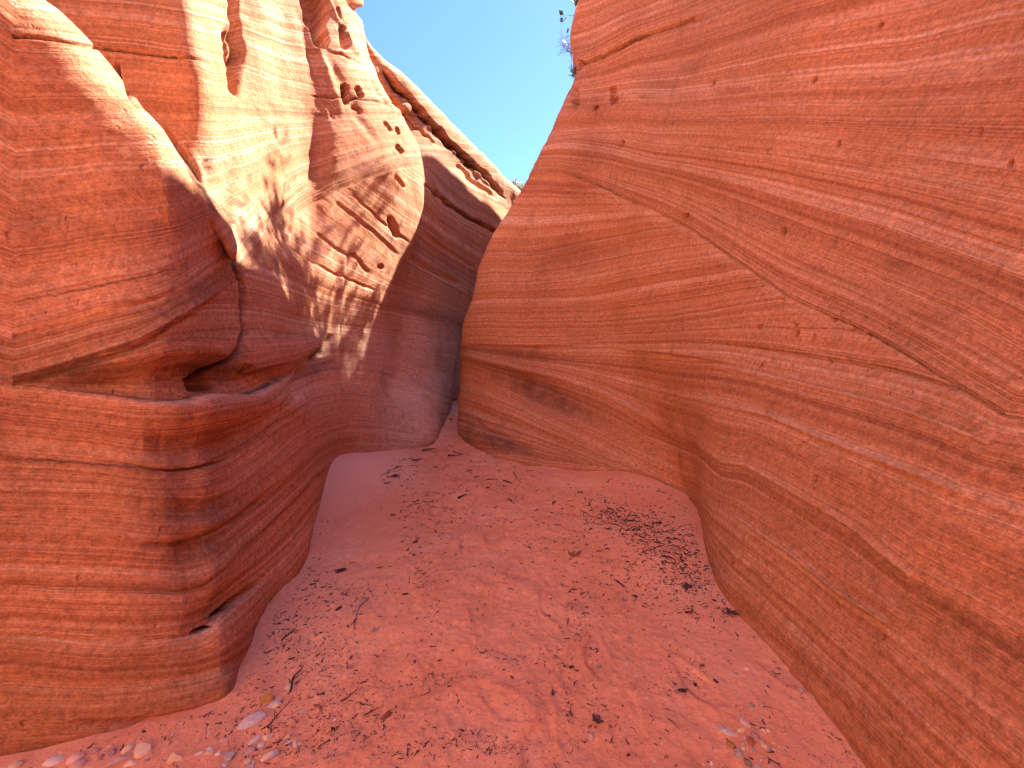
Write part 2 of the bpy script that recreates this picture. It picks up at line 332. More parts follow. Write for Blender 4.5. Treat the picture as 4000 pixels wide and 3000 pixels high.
def left_relief(px, py, ok):
    R = Relief(px, py, ok)
    # alcove under the thin ledge, with the seam as its floor line
    top = curve([(0,1600),(200,1475),(300,1440),(500,1395),(700,1370),(860,1370),(940,1400),(1000,1440),(1170,1407),(1262,1360),(1300,1330)], px)
    se = smooth_curve(SEAM, px)
    edge = np.where(px > 960, 12, 60)
    R.d -= np.where(ok, .10 * sstep(0, edge, py - top) * sstep(-8, 10, se - py) * sstep(120, 420, px) * sstep(1235, 1110, px), 0)
    R.step([(-300,1580),(0,1492),(300,1408),(550,1330),(714,1240),(904,1110)], .035, 40, 8)
    R.line([(-300,1400),(0,1318),(350,1232),(714,1140)], 10, -.02)
    R.line([(0,1500),(300,1418),(550,1340),(714,1250),(850,1170)], 14, -.03)
    R.d += np.where(ok, .09 * np.exp(-((px - 900) / 330) ** 2 - ((py - 1600) / 85) ** 2) * sstep(-6, 30, py - se), 0); R.bump((880,1450), 130, 60, 0, -.03)
    R.line([(1292,1300),(1282,1345),(1262,1375),(1225,1402),(1185,1440),(1158,1500),(1130,1560)], 22, -.08)
    R.line([(1352,980),(1336,1120),(1322,1250),(1302,1370)], 9, .022); R.line([(1325,1000),(1312,1150),(1298,1280)], 14, -.02)
    R.bump((1210,1350), 120, 55, -15, .05)
    crack = [(655,560),(700,640),(760,730),(812,810),(850,900),(890,1010),(912,1060),(935,1120),(940,1200),(943,1300),(938,1360),(915,1400),(880,1440),(862,1490),(855,1530)]
    R.line(crack[6:], 6, -.15, True, 4); R.line(crack[9:], 14, -.05, True)
    R.hole([(870,1480),(880,1515)], 24, .10)
    # concave band below the lobe and the lower ledges
    R.line([(560,1735),(750,1730),(900,1715),(1010,1650),(1070,1590)], 60, -.05)
    R.line([(250,1790),(520,1818),(650,1835),(760,1830),(870,1805),(925,1782)], 5, -.02)
    R.bump((800,1985), 120, 45, -10, -.05); R.bump((800,2130), 110, 60, -25, -.06)
    R.line([(560,2130),(700,2125),(830,2090),(960,2010),(1080,1890)], 9, -.03)
    R.bump((860,2370), 130, 50, -38, -.08)
    R.line([(755,2478),(848,2430),(911,2380),(987,2310),(1045,2250)], 7, -.07)
    R.step([(700,2500),(848,2440),(911,2392),(987,2322),(1060,2255)], -.04, 60, 8)
    R.line([(0,2300),(300,2302),(700,2312),(800,2290),(900,2220)], 6, -.02)
    R.line([(0,2495),(400,2497),(720,2490),(790,2470)], 6, -.02)
    R.bump((840,2620), 150, 40, -20, -.03); R.line([(280,2835),(480,2828),(650,2815),(760,2790)], 12, -.04)
    R.line([(-200,150),(0,153),(150,160),(340,190),(420,205),(600,222),(800,245)], 5, -.03)
    R.line([(468,255),(474,300),(488,350),(505,400),(530,430)], 7, -.08); R.line([(640,500),(680,560),(740,640),(790,720)], 12, -.06)
    # hollows and clefts of the sunlit mass
    R.hole([(1180,-150),(1205,20),(1232,100),(1252,160)], 26, .55); R.hole([(1215,-60),(1228,60)], 40, .35)
    R.hole([(1320,36),(1325,70)], 7, .15); R.hole([(1333,108),(1336,140),(1344,178)], 13, .30)
    R.hole([(1345,340),(1346,370),(1353,392)], 12, .30); R.hole([(1394,350),(1398,362),(1405,374)], 9, .25)
    R.hole([(1500,485),(1512,496),(1518,506)], 7, .2); R.hole([(1548,505),(1554,520)], 6, .15); R.hole([(1552,574),(1566,592)], 8, .2)
    R.line([(1518,850),(1530,880),(1549,925)], 8, -.2); R.line([(1540,688),(1560,710),(1578,732)], 5, -.12); R.hole([(1480,1040),(1490,1045)], 7, .1)
    R.line([(1375,415),(1400,430),(1404,445)], 5, -.08)
    R.line([(912,-80),(918,60),(928,150),(947,235)], 11, -.30, True, 4); R.line([(890,120),(899,215),(912,300),(920,370)], 14, -.26, True, 5); R.line([(940,170),(930,260),(920,350)], 12, -.16, True, 4)
    for pts, w, h in [([(1160,20),(1240,185),(1262,235),(1300,330),(1345,480)], 13, .028), ([(1178,150),(1228,275),(1270,385),(1312,480)], 10, -.015),
                      ([(1285,0),(1310,75),(1345,125),(1372,190),(1400,225)], 9, .05), ([(1300,0),(1330,90),(1352,100)], 9, -.04),
                      ([(1080,100),(1100,260),(1090,440),(1120,600)], 30, -.04),
                      ([(1130,0),(1160,160),(1190,330),(1250,500)], 26, .04), ([(1290,240),(1340,330),(1400,470),(1470,560)], 16, -.03),
                      ([(1205,372),(1300,380),(1400,392),(1516,405),(1560,415)], 4, -.03), ([(1260,190),(1330,215),(1390,245),(1440,262)], 5, -.03),
                      ([(1450,250),(1500,330),(1545,400)], 12, .05), ([(1440,300),(1480,380),(1525,430)], 8, -.04),
                      ([(790,620),(812,700),(830,760)], 14, -.05), ([(1060,520),(1090,680),(1080,820)], 22, .03),
                      ([(1314,783),(1439,894),(1560,995)], 6, -.03), ([(1380,760),(1480,860),(1600,950)], 5, -.025), ([(1150,966),(1280,1053),(1380,1100),(1480,1140)], 6, -.03),
                      ([(1230,900),(1330,980),(1380,1010)], 6, -.03), ([(1372,990),(1410,1030),(1440,1070)], 7, -.03)]:
        R.line(pts, w, h * (.5 if w > 20 else .8), True, 3)
    R.bump((1566,425), 34, 30, 30, .16); R.line([(1525,375),(1540,425),(1560,470)], 8, -.08)
    # cracks and ledges of the far mass
    R.line([(1500,270),(1555,355),(1643,456),(1738,551),(1833,639),(1896,696),(1966,772)], 8, -.22, True, 5)
    R.line([(1656,720),(1738,791),(1833,848),(1896,886),(1950,915)], 6, -.16, True, 4)
    R.step([(1480,240),(1555,362),(1643,466),(1738,562),(1833,650),(1966,785)], .10, 90, 8)
    R.line([(1560,440),(1620,500),(1700,560)], 4, -.08, True, 4); R.line([(1790,640),(1850,710),(1930,770)], 5, -.10, True, 5)
    R.line([(1350,-20),(1420,60),(1500,110),(1540,170)], 14, -.10); R.line([(1560,270),(1600,285),(1660,300)], 6, -.12)
    R.step([(1360,0),(1450,60),(1510,115)], .12, 40, 8)
    R.line([(1600,1000),(1700,1060),(1800,1110)], 10, -.06); R.line([(1640,900),(1750,980),(1860,1050)], 8, -.05)
    return R.d

D1 = [(2000,700),(2170,669),(2350,725),(2712,904),(3074,1157),(3435,1320),(3700,1480),(4000,1660),(4400,1900)]
D2 = [(1700,1358),(1800,1355),(2200,1350),(2400,1340),(2700,1333),(3100,1375),(3500,1440),(3750,1520),(4000,1665),(4400,1905)]
L3 = [(1700,1350),(1792,1373),(1915,1411),(2023,1437),(2187,1475),(2339,1525),(2434,1570),(2529,1630),(2620,1675),(2708,1709),(2822,1804),(2916,1816),(3043,1886),(3233,2000),(3334,2057),(3518,2209),(3739,2392),(4000,2608)]
L4 = [(1700,1480),(1820,1506),(1998,1582),(2187,1671),(2371,1760),(2529,1842),(2600,1880),(2700,1930),(2853,2000),(3094,2158),(3271,2304),(3410,2392),(3700,2570),(4000,2800)]
def right_phi(px, py):
    u = bedding(px, py, [[(2100,-300),(2600,-500),(4000,-900)],
        [(2100,310),(2238,253),(2371,209),(2466,168),(2600,114),(3000,-60),(4000,-500)],
        [(2100,400),(2240,380),(2600,365),(3200,310),(3600,275),(4000,220)],
        [(2100,480),(2180,470),(2600,465),(3400,463),(4000,468)],
        [(2060,560),(2170,530),(2600,515),(2960,535),(3400,575),(4000,645)],
        [(2060,600),(2100,580),(2600,620),(3000,690),(3400,780),(4000,960)],
        [(2000,640),(2060,640),(2300,660),(2600,725),(2930,860),(3200,980),(3500,1100),(3750,1200),(4000,1340)], D1], [0, 3.2, 5.4, 6.4, 7.2, 8.6, 10.6, 12.6])
    x = bedding(px, py, [[(1850,560),(2300,640),(2700,700),(3300,800)], [(1850,1010),(2100,1000),(2300,960),(2600,905),(3000,860)],
        [(1800,1180),(2100,1175),(2300,1165),(2600,1110),(2900,1060),(3300,1000)],
        [(1790,1270),(2100,1272),(2350,1268),(2700,1235),(3000,1190),(3400,1150)], D2], [30, 33.4, 36, 37.6, 39])
    l = bedding(px, py, [D2, [(1700,1362),(1800,1364),(2000,1376),(2200,1392),(2400,1400),(2600,1418),(2853,1437),(3106,1494),(3423,1570),(3676,1658),(4000,1790)],
        [(1700,1345),(1790,1368),(2023,1405),(2200,1432),(2400,1480),(2600,1535),(2853,1588),(3011,1626),(3170,1696),(3423,1791),(3739,1918),(4000,2080)],
        L3, L4,
        [(1700,1610),(1790,1640),(1900,1680),(2100,1730),(2350,1815),(2600,1912),(2700,1985),(2800,2130),(3000,2330),(3300,2610),(3700,2950)],
        [(1700,1730),(1790,1760),(2100,1795),(2600,1935),(2700,2040),(2780,2230),(3000,2500),(3400,2960),(3500,3200)]], [60, 61.2, 62.8, 64.6, 67.4, 69.8, 72])
    c1, c2 = smooth_curve(D1, px), smooth_curve(D2, px)
    return np.where(py < c1, u, np.where(py < c2, x, l))
def right_relief(px, py, ok):
    R = Relief(px, py, ok)
    R.line([(2225,262),(2276,237),(2371,209),(2466,168),(2600,114),(2760,60)], 5, -.09, True, 5); R.hole([(2243,256),(2252,248)], 12, .15)
    for c, w, h in [(D1, 6, -.012), ([(2300,683),(2600,748),(2930,880),(3200,1000),(3500,1115),(3760,1225),(4000,1365)], 7, -.012)]:
        R.line(c, w, h, True, 3)
    R.step(D1, .015, 90, 14)
    R.bump((2030,1385), 210, 22, 6, -.05); R.step([(2000,1352),(2200,1354),(2400,1362),(2600,1380),(2900,1425)], .03, 40, 6)
    R.line([(1795,1378),(1915,1413),(2023,1439),(2187,1477),(2339,1527),(2434,1572),(2529,1632),(2600,1690)], 14, .045)
    R.bump((2130,1545), 210, 55, 24, -.10); R.bump((2420,1690), 180, 50, 32, -.04)
    R.step([(1810,1512),(1998,1588),(2187,1677),(2371,1766),(2529,1848)], .025, 30, 7)
    R.line([(1830,1590),(1950,1640),(2100,1690),(2300,1770)], 12, -.03)
    R.line([(1850,1640),(1880,1668),(1950,1702),(2030,1735),(2090,1752)], 10, -.06); R.bump((1950,1740), 110, 34, 22, .07)
    R.line([(1900,1690),(1925,1730),(1930,1760)], 6, -.04)
    for c, w, h in [([(2700,1712),(2822,1806),(2916,1820),(3043,1890),(3233,2004),(3334,2060),(3518,2212),(3739,2394),(4000,2610)], 9, .010),
                    ([(2853,1590),(3011,1628),(3170,1698),(3423,1793),(3739,1920),(4000,2082)], 7, .015),
                    ([(2853,2003),(3094,2160),(3271,2306),(3410,2394),(3700,2572),(4000,2800)], 8, .018),
                    ([(2600,1418),(2853,1437),(3106,1494),(3423,1570),(3676,1658),(4000,1790)], 8, .015),
                    ([(2750,1330),(3100,1385),(3500,1450),(3750,1530)], 9, -.02),
                    ([(2418,1370),(2425,1480),(2440,1580),(2475,1650)], 3, -.010), ([(3228,1090),(3262,1180),(3300,1270)], 3, -.008)]:
        R.line(c, w, h, True, 2)
    R.step([(2700,1716),(2822,1812),(2916,1826),(3043,1896),(3233,2010),(3334,2066),(3518,2218),(3739,2400),(4100,2690)], .006, 90, 10)
    R.step([(2800,1975),(2953,2060),(3094,2166),(3271,2312),(3410,2400),(3700,2578),(4100,2870)], .005, 70, 10)
    for x, y, r in [(3053,1168,6),(2964,1272,6),(3104,1267,7),(3111,1297,8),(3173,1312,6),(3258,1240,7),(3331,1277,7),(3392,1312,8),(3189,313,8),(3955,636,9),
                    (3018,1405,4),(2973,1424,4),(3090,1424,5),(3230,1405,5),(3442,2677,9),(3385,1440,5),(2745,1484,4),(3138,1730,6),(3193,1869,7),(2880,2200,5),
                    (3440,95,7),(3830,510,8),(3060,900,9),(3280,560,6),(2780,320,6),(2400,380,12),(2330,410,7),(2245,380,9),(2440,560,8),(2680,840,8)]:
        R.hole([(x, y), (x - 4, y + 7)], r, .07)
    R.line([(2390,330),(2398,360),(2400,395)], 10, -.08); R.line([(2235,330),(2245,375),(2250,420)], 12, -.08)
    R.bump((2320,380), 90, 160, 10, -.06); R.bump((2600,300), 200, 120, -20, -.05); R.bump((2450,120), 80, 120, 0, .05)
    R.bump((3000,500), 500, 120, 5, .04); R.bump((2450,1560), 70, 160, -25, -.03)
    return R.d

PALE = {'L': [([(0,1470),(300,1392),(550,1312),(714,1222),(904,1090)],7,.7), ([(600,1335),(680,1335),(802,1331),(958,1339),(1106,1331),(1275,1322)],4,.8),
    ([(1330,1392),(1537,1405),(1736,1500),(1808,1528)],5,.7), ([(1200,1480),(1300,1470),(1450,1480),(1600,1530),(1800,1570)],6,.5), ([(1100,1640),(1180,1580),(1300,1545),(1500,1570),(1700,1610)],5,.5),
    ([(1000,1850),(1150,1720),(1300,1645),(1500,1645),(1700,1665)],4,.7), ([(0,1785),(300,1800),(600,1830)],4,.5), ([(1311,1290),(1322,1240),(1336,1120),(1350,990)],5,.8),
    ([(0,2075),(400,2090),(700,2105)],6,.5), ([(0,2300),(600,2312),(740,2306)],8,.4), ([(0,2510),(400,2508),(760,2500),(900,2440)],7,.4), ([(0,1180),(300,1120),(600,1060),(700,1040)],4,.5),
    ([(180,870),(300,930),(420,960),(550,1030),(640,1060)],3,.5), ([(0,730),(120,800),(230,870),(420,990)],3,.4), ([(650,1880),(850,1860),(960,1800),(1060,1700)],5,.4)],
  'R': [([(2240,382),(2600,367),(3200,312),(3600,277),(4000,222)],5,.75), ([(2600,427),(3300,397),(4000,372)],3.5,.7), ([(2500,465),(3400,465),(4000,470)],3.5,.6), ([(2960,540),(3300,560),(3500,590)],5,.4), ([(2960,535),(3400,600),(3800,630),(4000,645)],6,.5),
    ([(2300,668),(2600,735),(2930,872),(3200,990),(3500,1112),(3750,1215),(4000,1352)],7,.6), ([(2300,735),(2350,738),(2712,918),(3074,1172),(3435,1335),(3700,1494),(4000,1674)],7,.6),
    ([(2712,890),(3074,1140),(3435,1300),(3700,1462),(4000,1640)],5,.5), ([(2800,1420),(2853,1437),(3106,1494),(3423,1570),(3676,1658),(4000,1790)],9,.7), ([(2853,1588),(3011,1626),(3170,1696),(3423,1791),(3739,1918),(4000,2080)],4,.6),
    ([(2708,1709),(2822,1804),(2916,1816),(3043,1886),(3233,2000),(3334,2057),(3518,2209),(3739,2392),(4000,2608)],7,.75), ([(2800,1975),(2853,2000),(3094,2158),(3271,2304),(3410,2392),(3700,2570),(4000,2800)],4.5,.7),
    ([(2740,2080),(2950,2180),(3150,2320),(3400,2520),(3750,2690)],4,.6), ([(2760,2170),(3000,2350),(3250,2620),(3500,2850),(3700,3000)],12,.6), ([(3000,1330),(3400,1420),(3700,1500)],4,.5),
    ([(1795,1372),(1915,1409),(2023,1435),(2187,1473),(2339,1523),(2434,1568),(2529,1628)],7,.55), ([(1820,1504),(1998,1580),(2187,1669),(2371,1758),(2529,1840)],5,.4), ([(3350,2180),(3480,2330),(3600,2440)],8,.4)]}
CRACKS = {'L': [([(850,900),(890,1010),(912,1060),(935,1120),(940,1200),(943,1300),(938,1360),(915,1400),(880,1440),(862,1490),(855,1530)], 7), ([(870,1480),(882,1515)], 22),
    ([(420,1542),(600,1558),(748,1556),(819,1531),(895,1539),(980,1535),(1064,1497),(1130,1468)], 4), ([(1290,1305),(1278,1345),(1258,1375),(1225,1402)], 14),
    ([(1500,270),(1555,355),(1643,456),(1738,551),(1833,639),(1896,696),(1966,772)], 7), ([(1656,720),(1738,791),(1833,848),(1896,886)], 5),
    ([(-20,153),(150,160),(340,190)], 4), ([(380,200),(600,222),(800,245)], 4), ([(470,255),(476,300),(490,350),(508,400)], 5), ([(0,1792),(300,1812),(560,1828),(650,1835),(760,1830),(900,1795)], 4),
    ([(755,2478),(848,2430),(911,2380),(987,2310)], 7), ([(0,1180),(200,1150),(500,1090),(690,1045)], 3), ([(640,520),(690,600),(750,680),(800,760),(845,850)], 9), ([(1205,372),(1358,386),(1516,405)], 3)],
  'R': [([(2238,255),(2276,238),(2371,210),(2466,169),(2560,130)], 5), ([(2240,690),(2350,730),(2500,802)], 2.5), ([(3300,1272),(3435,1327),(3700,1488)], 2.5)]}
STAIN_SHADE = {'L': [(270,1450,160,40,-8,.9),(850,1720,190,45,-8,.45),(840,1990,140,55,-12,.7),(820,2130,110,60,-25,.5),(1770,1500,40,110,15,.35),(1720,1240,170,36,22,.45),(1700,1010,170,36,28,.45),  # varnish patches, with the shade of ledges and recesses painted in
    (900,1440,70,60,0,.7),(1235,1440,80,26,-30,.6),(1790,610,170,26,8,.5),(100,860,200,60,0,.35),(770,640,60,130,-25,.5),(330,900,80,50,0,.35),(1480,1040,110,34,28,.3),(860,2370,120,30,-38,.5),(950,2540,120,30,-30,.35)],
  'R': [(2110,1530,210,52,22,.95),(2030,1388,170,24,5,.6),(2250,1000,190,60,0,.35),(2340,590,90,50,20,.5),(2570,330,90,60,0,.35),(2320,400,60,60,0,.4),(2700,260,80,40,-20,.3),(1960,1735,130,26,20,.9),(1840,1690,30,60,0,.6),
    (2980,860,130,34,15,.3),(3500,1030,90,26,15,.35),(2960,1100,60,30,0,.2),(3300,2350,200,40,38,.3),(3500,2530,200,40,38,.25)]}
def rock_wall(net, name, step, phi_f, rel_f, uvis, flip, seed, name_key='L'):
    A, ic, ir = dense(net, step, 3, 170)
    N = grid_normals(A, flip)
    px, py, zc = project(A)
    lo, hi = np.searchsorted(ic, uvis[0]), np.searchsorted(ic, uvis[1])
    ok = np.zeros(px.shape, bool); ok[lo:hi + 1] = True
    ok &= (zc > .5) & (py > -600)
    # bedding coordinate: traced where the photograph shows it, carried on along the wall elsewhere
    wob = fnoise(A, 1.3, 2, seed + 40) * 4
    phi = phi_f(px, np.maximum(py, -900) + wob)
    phi[:lo] = phi[lo]; phi[hi:] = phi[hi]
    fade = np.ones(px.shape); e = min(60, hi - lo)
    d = rel_f(px, py, ok)
    top = sstep(7.6, 6.0, A[..., 2])
    d += .034 * fnoise(A * np.array([1, 1, .6]), .8, 3, seed) + .006 * fnoise(A, 4.0, 3, seed + 9)
    far = np.clip(zc / 4.0, .6, 2.2)
    d += (.005 * noise1(phi * 1.3, seed + 2) + .0024 * noise1(phi * 3.7, seed + 3) + .0016 * noise1(phi * 8.0, seed + 4)) * far * (.35 + .65 * (fnoise(A, .9, 2, seed + 5) > -.2))
    B = A + N * d[..., None]
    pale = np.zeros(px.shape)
    if name_key == 'L': pale = .85 * np.where(ok, np.exp(-(((px - 1560) / 400) ** 2 + ((py - 1500) / 290) ** 2) ** 2), 0)  # far passage wall painted lighter to stand in for missing sky light
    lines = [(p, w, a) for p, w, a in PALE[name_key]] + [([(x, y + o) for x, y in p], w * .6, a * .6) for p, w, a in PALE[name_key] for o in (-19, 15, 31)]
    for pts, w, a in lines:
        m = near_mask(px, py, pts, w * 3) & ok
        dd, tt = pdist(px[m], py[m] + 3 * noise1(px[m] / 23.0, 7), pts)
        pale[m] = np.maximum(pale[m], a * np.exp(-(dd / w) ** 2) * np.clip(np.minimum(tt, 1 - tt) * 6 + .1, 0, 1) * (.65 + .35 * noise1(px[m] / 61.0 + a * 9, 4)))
    stain_shade = np.zeros(px.shape)
    for cx, cy, rx, ry, an, v in STAIN_SHADE[name_key]:
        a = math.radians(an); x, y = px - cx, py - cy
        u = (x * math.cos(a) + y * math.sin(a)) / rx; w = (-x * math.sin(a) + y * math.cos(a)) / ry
        stain_shade = np.maximum(stain_shade, np.where(ok, v * np.exp(-(u * u + w * w) ** 1.3), 0))
    for pts, w in CRACKS[name_key]:
        m = near_mask(px, py, pts, w * 4) & ok
        dd, tt = pdist(px[m] + 4 * noise1(py[m] / 17.0, 3), py[m] + 4 * noise1(px[m] / 19.0, 5), pts)
        stain_shade[m] = np.maximum(stain_shade[m], 1.3 * np.exp(-(dd / w) ** 2) * np.clip(np.minimum(tt, 1 - tt) * 8 + .2, 0, 1))
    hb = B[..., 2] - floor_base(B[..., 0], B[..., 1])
    o = grid_mesh(name, B, rock, {'bed': phi, 'foot': hb, 'pale': pale, 'stain_shade': stain_shade}, flip)
    o['kind'] = 'structure'
    return o, B

# ------------------------------------------------------------------ materials
class NT:
    def __init__(s, name):
        s.m = bpy.data.materials.new(name); s.m.use_nodes = True; s.t = s.m.node_tree
        s.b = s.t.nodes['Principled BSDF']; s.b.inputs['Specular IOR Level'].default_value = .12; s.b.inputs['Roughness'].default_value = .92
        s.geo = s.t.nodes.new('ShaderNodeNewGeometry').outputs['Position']
    def n(s, t, **k):
        x = s.t.nodes.new(t)
        for a, v in k.items(): setattr(x, a, v)
        return x
    def put(s, sock, v):
        if hasattr(v, 'is_output'): s.t.links.new(v, sock)
        else: sock.default_value = v
    def attr(s, name): x = s.n('ShaderNodeAttribute'); x.attribute_name = name; return x.outputs['Fac']
    def math(s, op, a, b=0.0, c=0.0, clamp=False):
        x = s.n('ShaderNodeMath', operation=op, use_clamp=clamp)
        s.put(x.inputs[0], a); s.put(x.inputs[1], b); s.put(x.inputs[2], c); return x.outputs[0]
    def noise1(s, w, scale, detail=2, rough=.5, off=0.0):
        x = s.n('ShaderNodeTexNoise', noise_dimensions='1D'); s.put(x.inputs['W'], s.math('MULTIPLY_ADD', w, scale, off))
        x.inputs['Scale'].default_value = 1; x.inputs['Detail'].default_value = detail; x.inputs['Roughness'].default_value = rough; return x.outputs['Fac']
    def noise(s, scale, detail=3, rough=.5, vec=None, dist=0):
        x = s.n('ShaderNodeTexNoise'); s.put(x.inputs['Vector'], vec or s.geo)
        x.inputs['Scale'].default_value = scale; x.inputs['Detail'].default_value = detail; x.inputs['Roughness'].default_value = rough; x.inputs['Distortion'].default_value = dist; return x.outputs['Fac']
    def scaled(s, v): x = s.n('ShaderNodeVectorMath', operation='MULTIPLY'); s.put(x.inputs[0], s.geo); x.inputs[1].default_value = v; return x.outputs[0]
    def vor(s, scale, vec=None, rnd=1):
        x = s.n('ShaderNodeTexVoronoi'); s.put(x.inputs['Vector'], vec or s.geo); x.inputs['Scale'].default_value = scale; x.inputs['Randomness'].default_value = rnd; return x.outputs['Distance']
    def rng(s, v, a, b, c=0.0, d=1.0):
        x = s.n('ShaderNodeMapRange'); s.put(x.inputs[0], v)
        for k, q in zip((1, 2, 3, 4), (a, b, c, d)): x.inputs[k].default_value = q
        return x.outputs[0]
    def mix(s, f, a, b, mode='MIX'):
        x = s.n('ShaderNodeMix', data_type='RGBA', blend_type=mode); s.put(x.inputs[0], f)
        s.put(x.inputs[6], a if hasattr(a, 'is_output') else (*a, 1)); s.put(x.inputs[7], b if hasattr(b, 'is_output') else (*b, 1)); return x.outputs[2]
    def ramp(s, f, stops):
        x = s.n('ShaderNodeValToRGB'); s.put(x.inputs[0], f); e = x.color_ramp.elements
        while len(e) < len(stops): e.new(.5)
        for k, (p, c) in enumerate(stops): e[k].position = p; e[k].color = (*c, 1)
        return x.outputs[0]
    def bump(s, h, dist, strength=1.0, prev=None):
        x = s.n('ShaderNodeBump'); s.put(x.inputs['Height'], h); x.inputs['Distance'].default_value = dist; x.inputs['Strength'].default_value = strength
        if prev: s.put(x.inputs['Normal'], prev)
        return x.outputs[0]

def make_rock():
    k = NT('banded_sandstone')
    bed = k.attr('bed')
    w = k.math('MULTIPLY_ADD', k.noise(1.6, 3, .5), .10, bed)
    n1 = k.noise1(w, .85, 1); n2 = k.noise1(w, 4.2, 2, .6, 31); n3 = k.noise1(w, 17, 2, .6, 77); n5 = k.noise1(w, 48, 1, .5, 5)
    t = k.math('MULTIPLY_ADD', n2, .34, k.math('MULTIPLY', n1, .34)); t = k.math('MULTIPLY_ADD', n3, .32, t)
    col = k.ramp(k.rng(t, .385, .625), [(0, (.42, .165, .095)), (.3, (.55, .235, .125)), (.55, (.62, .285, .160)), (.8, (.67, .35, .225)), (1, (.74, .46, .34))])
    # thin pale beds, broken along their length
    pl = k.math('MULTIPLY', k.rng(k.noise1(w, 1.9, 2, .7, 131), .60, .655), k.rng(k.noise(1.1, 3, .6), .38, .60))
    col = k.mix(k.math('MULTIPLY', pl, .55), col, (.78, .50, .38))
    col = k.mix(k.math('MULTIPLY', k.attr('pale'), k.rng(n3, .35, .62, .60, 1.0)), col, (.86, .60, .48))  # traced pale beds, and the painted brightening of the far wall
    dk = k.math('MULTIPLY', k.rng(k.noise1(w, 2.6, 2, .7, 231), .615, .67), k.rng(k.noise(1.5, 3, .6), .40, .62))
    col = k.mix(k.math('MULTIPLY', dk, .45), col, (.30, .10, .06))
    # iron-stained and weathered patches; last, the mask that also carries painted recess shade
    pt = k.rng(k.noise(1.3, 8, .68, None, .3), .50, .66)
    col = k.mix(k.math('MULTIPLY', pt, .50), col, (.43, .19, .075))
    p2 = k.rng(k.noise(4.5, 6, .7), .60, .72)
    col = k.mix(k.math('MULTIPLY', p2, .55), col, (.26, .11, .075))
    st = k.rng(k.noise(1.6, 6, .65, k.scaled((3.2, 3.2, .55))), .58, .72)
    col = k.mix(k.math('MULTIPLY', st, .42), col, (.30, .13, .08))
    vb = k.rng(k.noise(.55, 4, .6), .42, .62)
    col = k.mix(k.math('MULTIPLY', vb, .30), col, (.42, .20, .10))
    col = k.mix(k.math('MULTIPLY', k.attr('stain_shade'), k.rng(k.noise(6, 5, .65), .32, .58, .40, .92), 0, True), col, (.17, .080, .058))
    # grain and small pocks
    g1 = k.noise(95, 3, .7); g2 = k.noise(32, 4, .7)
    gr = k.math('MULTIPLY_ADD', g1, .55, k.math('MULTIPLY', g2, .65))
    col = k.mix(1.0, col, k.ramp(k.rng(gr, .45, .75), [(0, (.62, .58, .55)), (1, (1.18, 1.18, 1.18))]), 'MULTIPLY')
    pv = k.vor(13, k.scaled((1, 1, .62))); pock = k.math('MULTIPLY', k.rng(pv, .13, .05), k.rng(k.noise(1.7, 3, .6), .50, .58))
    pv2 = k.vor(5.5); pock2 = k.math('MULTIPLY', k.rng(pv2, .075, .03), k.rng(k.noise(2.1, 2, .6), .48, .6))
    pk = k.math('MAXIMUM', pock, pock2)
    # dark damp line where the sand lies against the rock
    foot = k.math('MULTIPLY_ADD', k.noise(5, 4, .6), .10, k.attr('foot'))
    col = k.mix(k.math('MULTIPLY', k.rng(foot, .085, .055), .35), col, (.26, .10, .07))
    k.put(k.b.inputs['Base Color'], col)
    h = k.math('MULTIPLY_ADD', n3, .5, k.math('MULTIPLY', n5, .42)); h = k.math('MULTIPLY_ADD', n2, .55, h)
    b = k.bump(h, .011, .85)
    h2 = k.math('MULTIPLY_ADD', g2, .8, k.math('MULTIPLY', g1, .45)); h2 = k.math('MULTIPLY_ADD', pk, -1.6, h2)
    b = k.bump(h2, .010, .8, b)
    b = k.bump(k.noise(9, 5, .6), .02, .5, b)
    k.put(k.b.inputs['Normal'], b)
    return k.m
def make_sand():
    k = NT('red_sand'); k.b.inputs['Specular IOR Level'].default_value = .08; k.b.inputs['Roughness'].default_value = 1
    n = k.noise(1.2, 5, .6); g = k.noise(260, 2, .7); m = k.noise(28, 5, .65)
    col = k.ramp(k.rng(n, .35, .65), [(0, (.80, .345, .20)), (.5, (.84, .385, .235)), (1, (.86, .44, .285))])
    col = k.mix(1.0, col, k.ramp(k.rng(k.math('MULTIPLY_ADD', g, .6, k.math('MULTIPLY', m, .5)), .4, .75), [(0, (.80, .78, .77)), (1, (1.12, 1.12, 1.12))]), 'MULTIPLY')
    col = k.mix(k.math('MULTIPLY', k.attr('dry'), .6), col, (.90, .56, .42))
    rough = k.attr('trampled')
    col = k.mix(k.math('MULTIPLY', rough, .35), col, (.60, .22, .12))
    sp = k.math('MULTIPLY', k.rng(k.vor(75), .10, .05), k.rng(k.noise(3, 3, .6), .5, .6))
    col = k.mix(k.math('MULTIPLY', sp, .55), col, (.30, .14, .12))
    k.put(k.b.inputs['Base Color'], col)
    b = k.bump(m, .018, .6); b = k.bump(k.noise(70, 4, .7), .006, .7, b); b = k.bump(g, .002, .6, b)
    k.put(k.b.inputs['Normal'], b)
    return k.m
rock = make_rock(); sandm = make_sand()
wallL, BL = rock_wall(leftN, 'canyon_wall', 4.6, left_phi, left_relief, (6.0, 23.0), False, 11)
wallR, BR = rock_wall(rightN, 'canyon_wall', 4.6, right_phi, right_relief, (6.6, 15.6), False, 61, 'R')

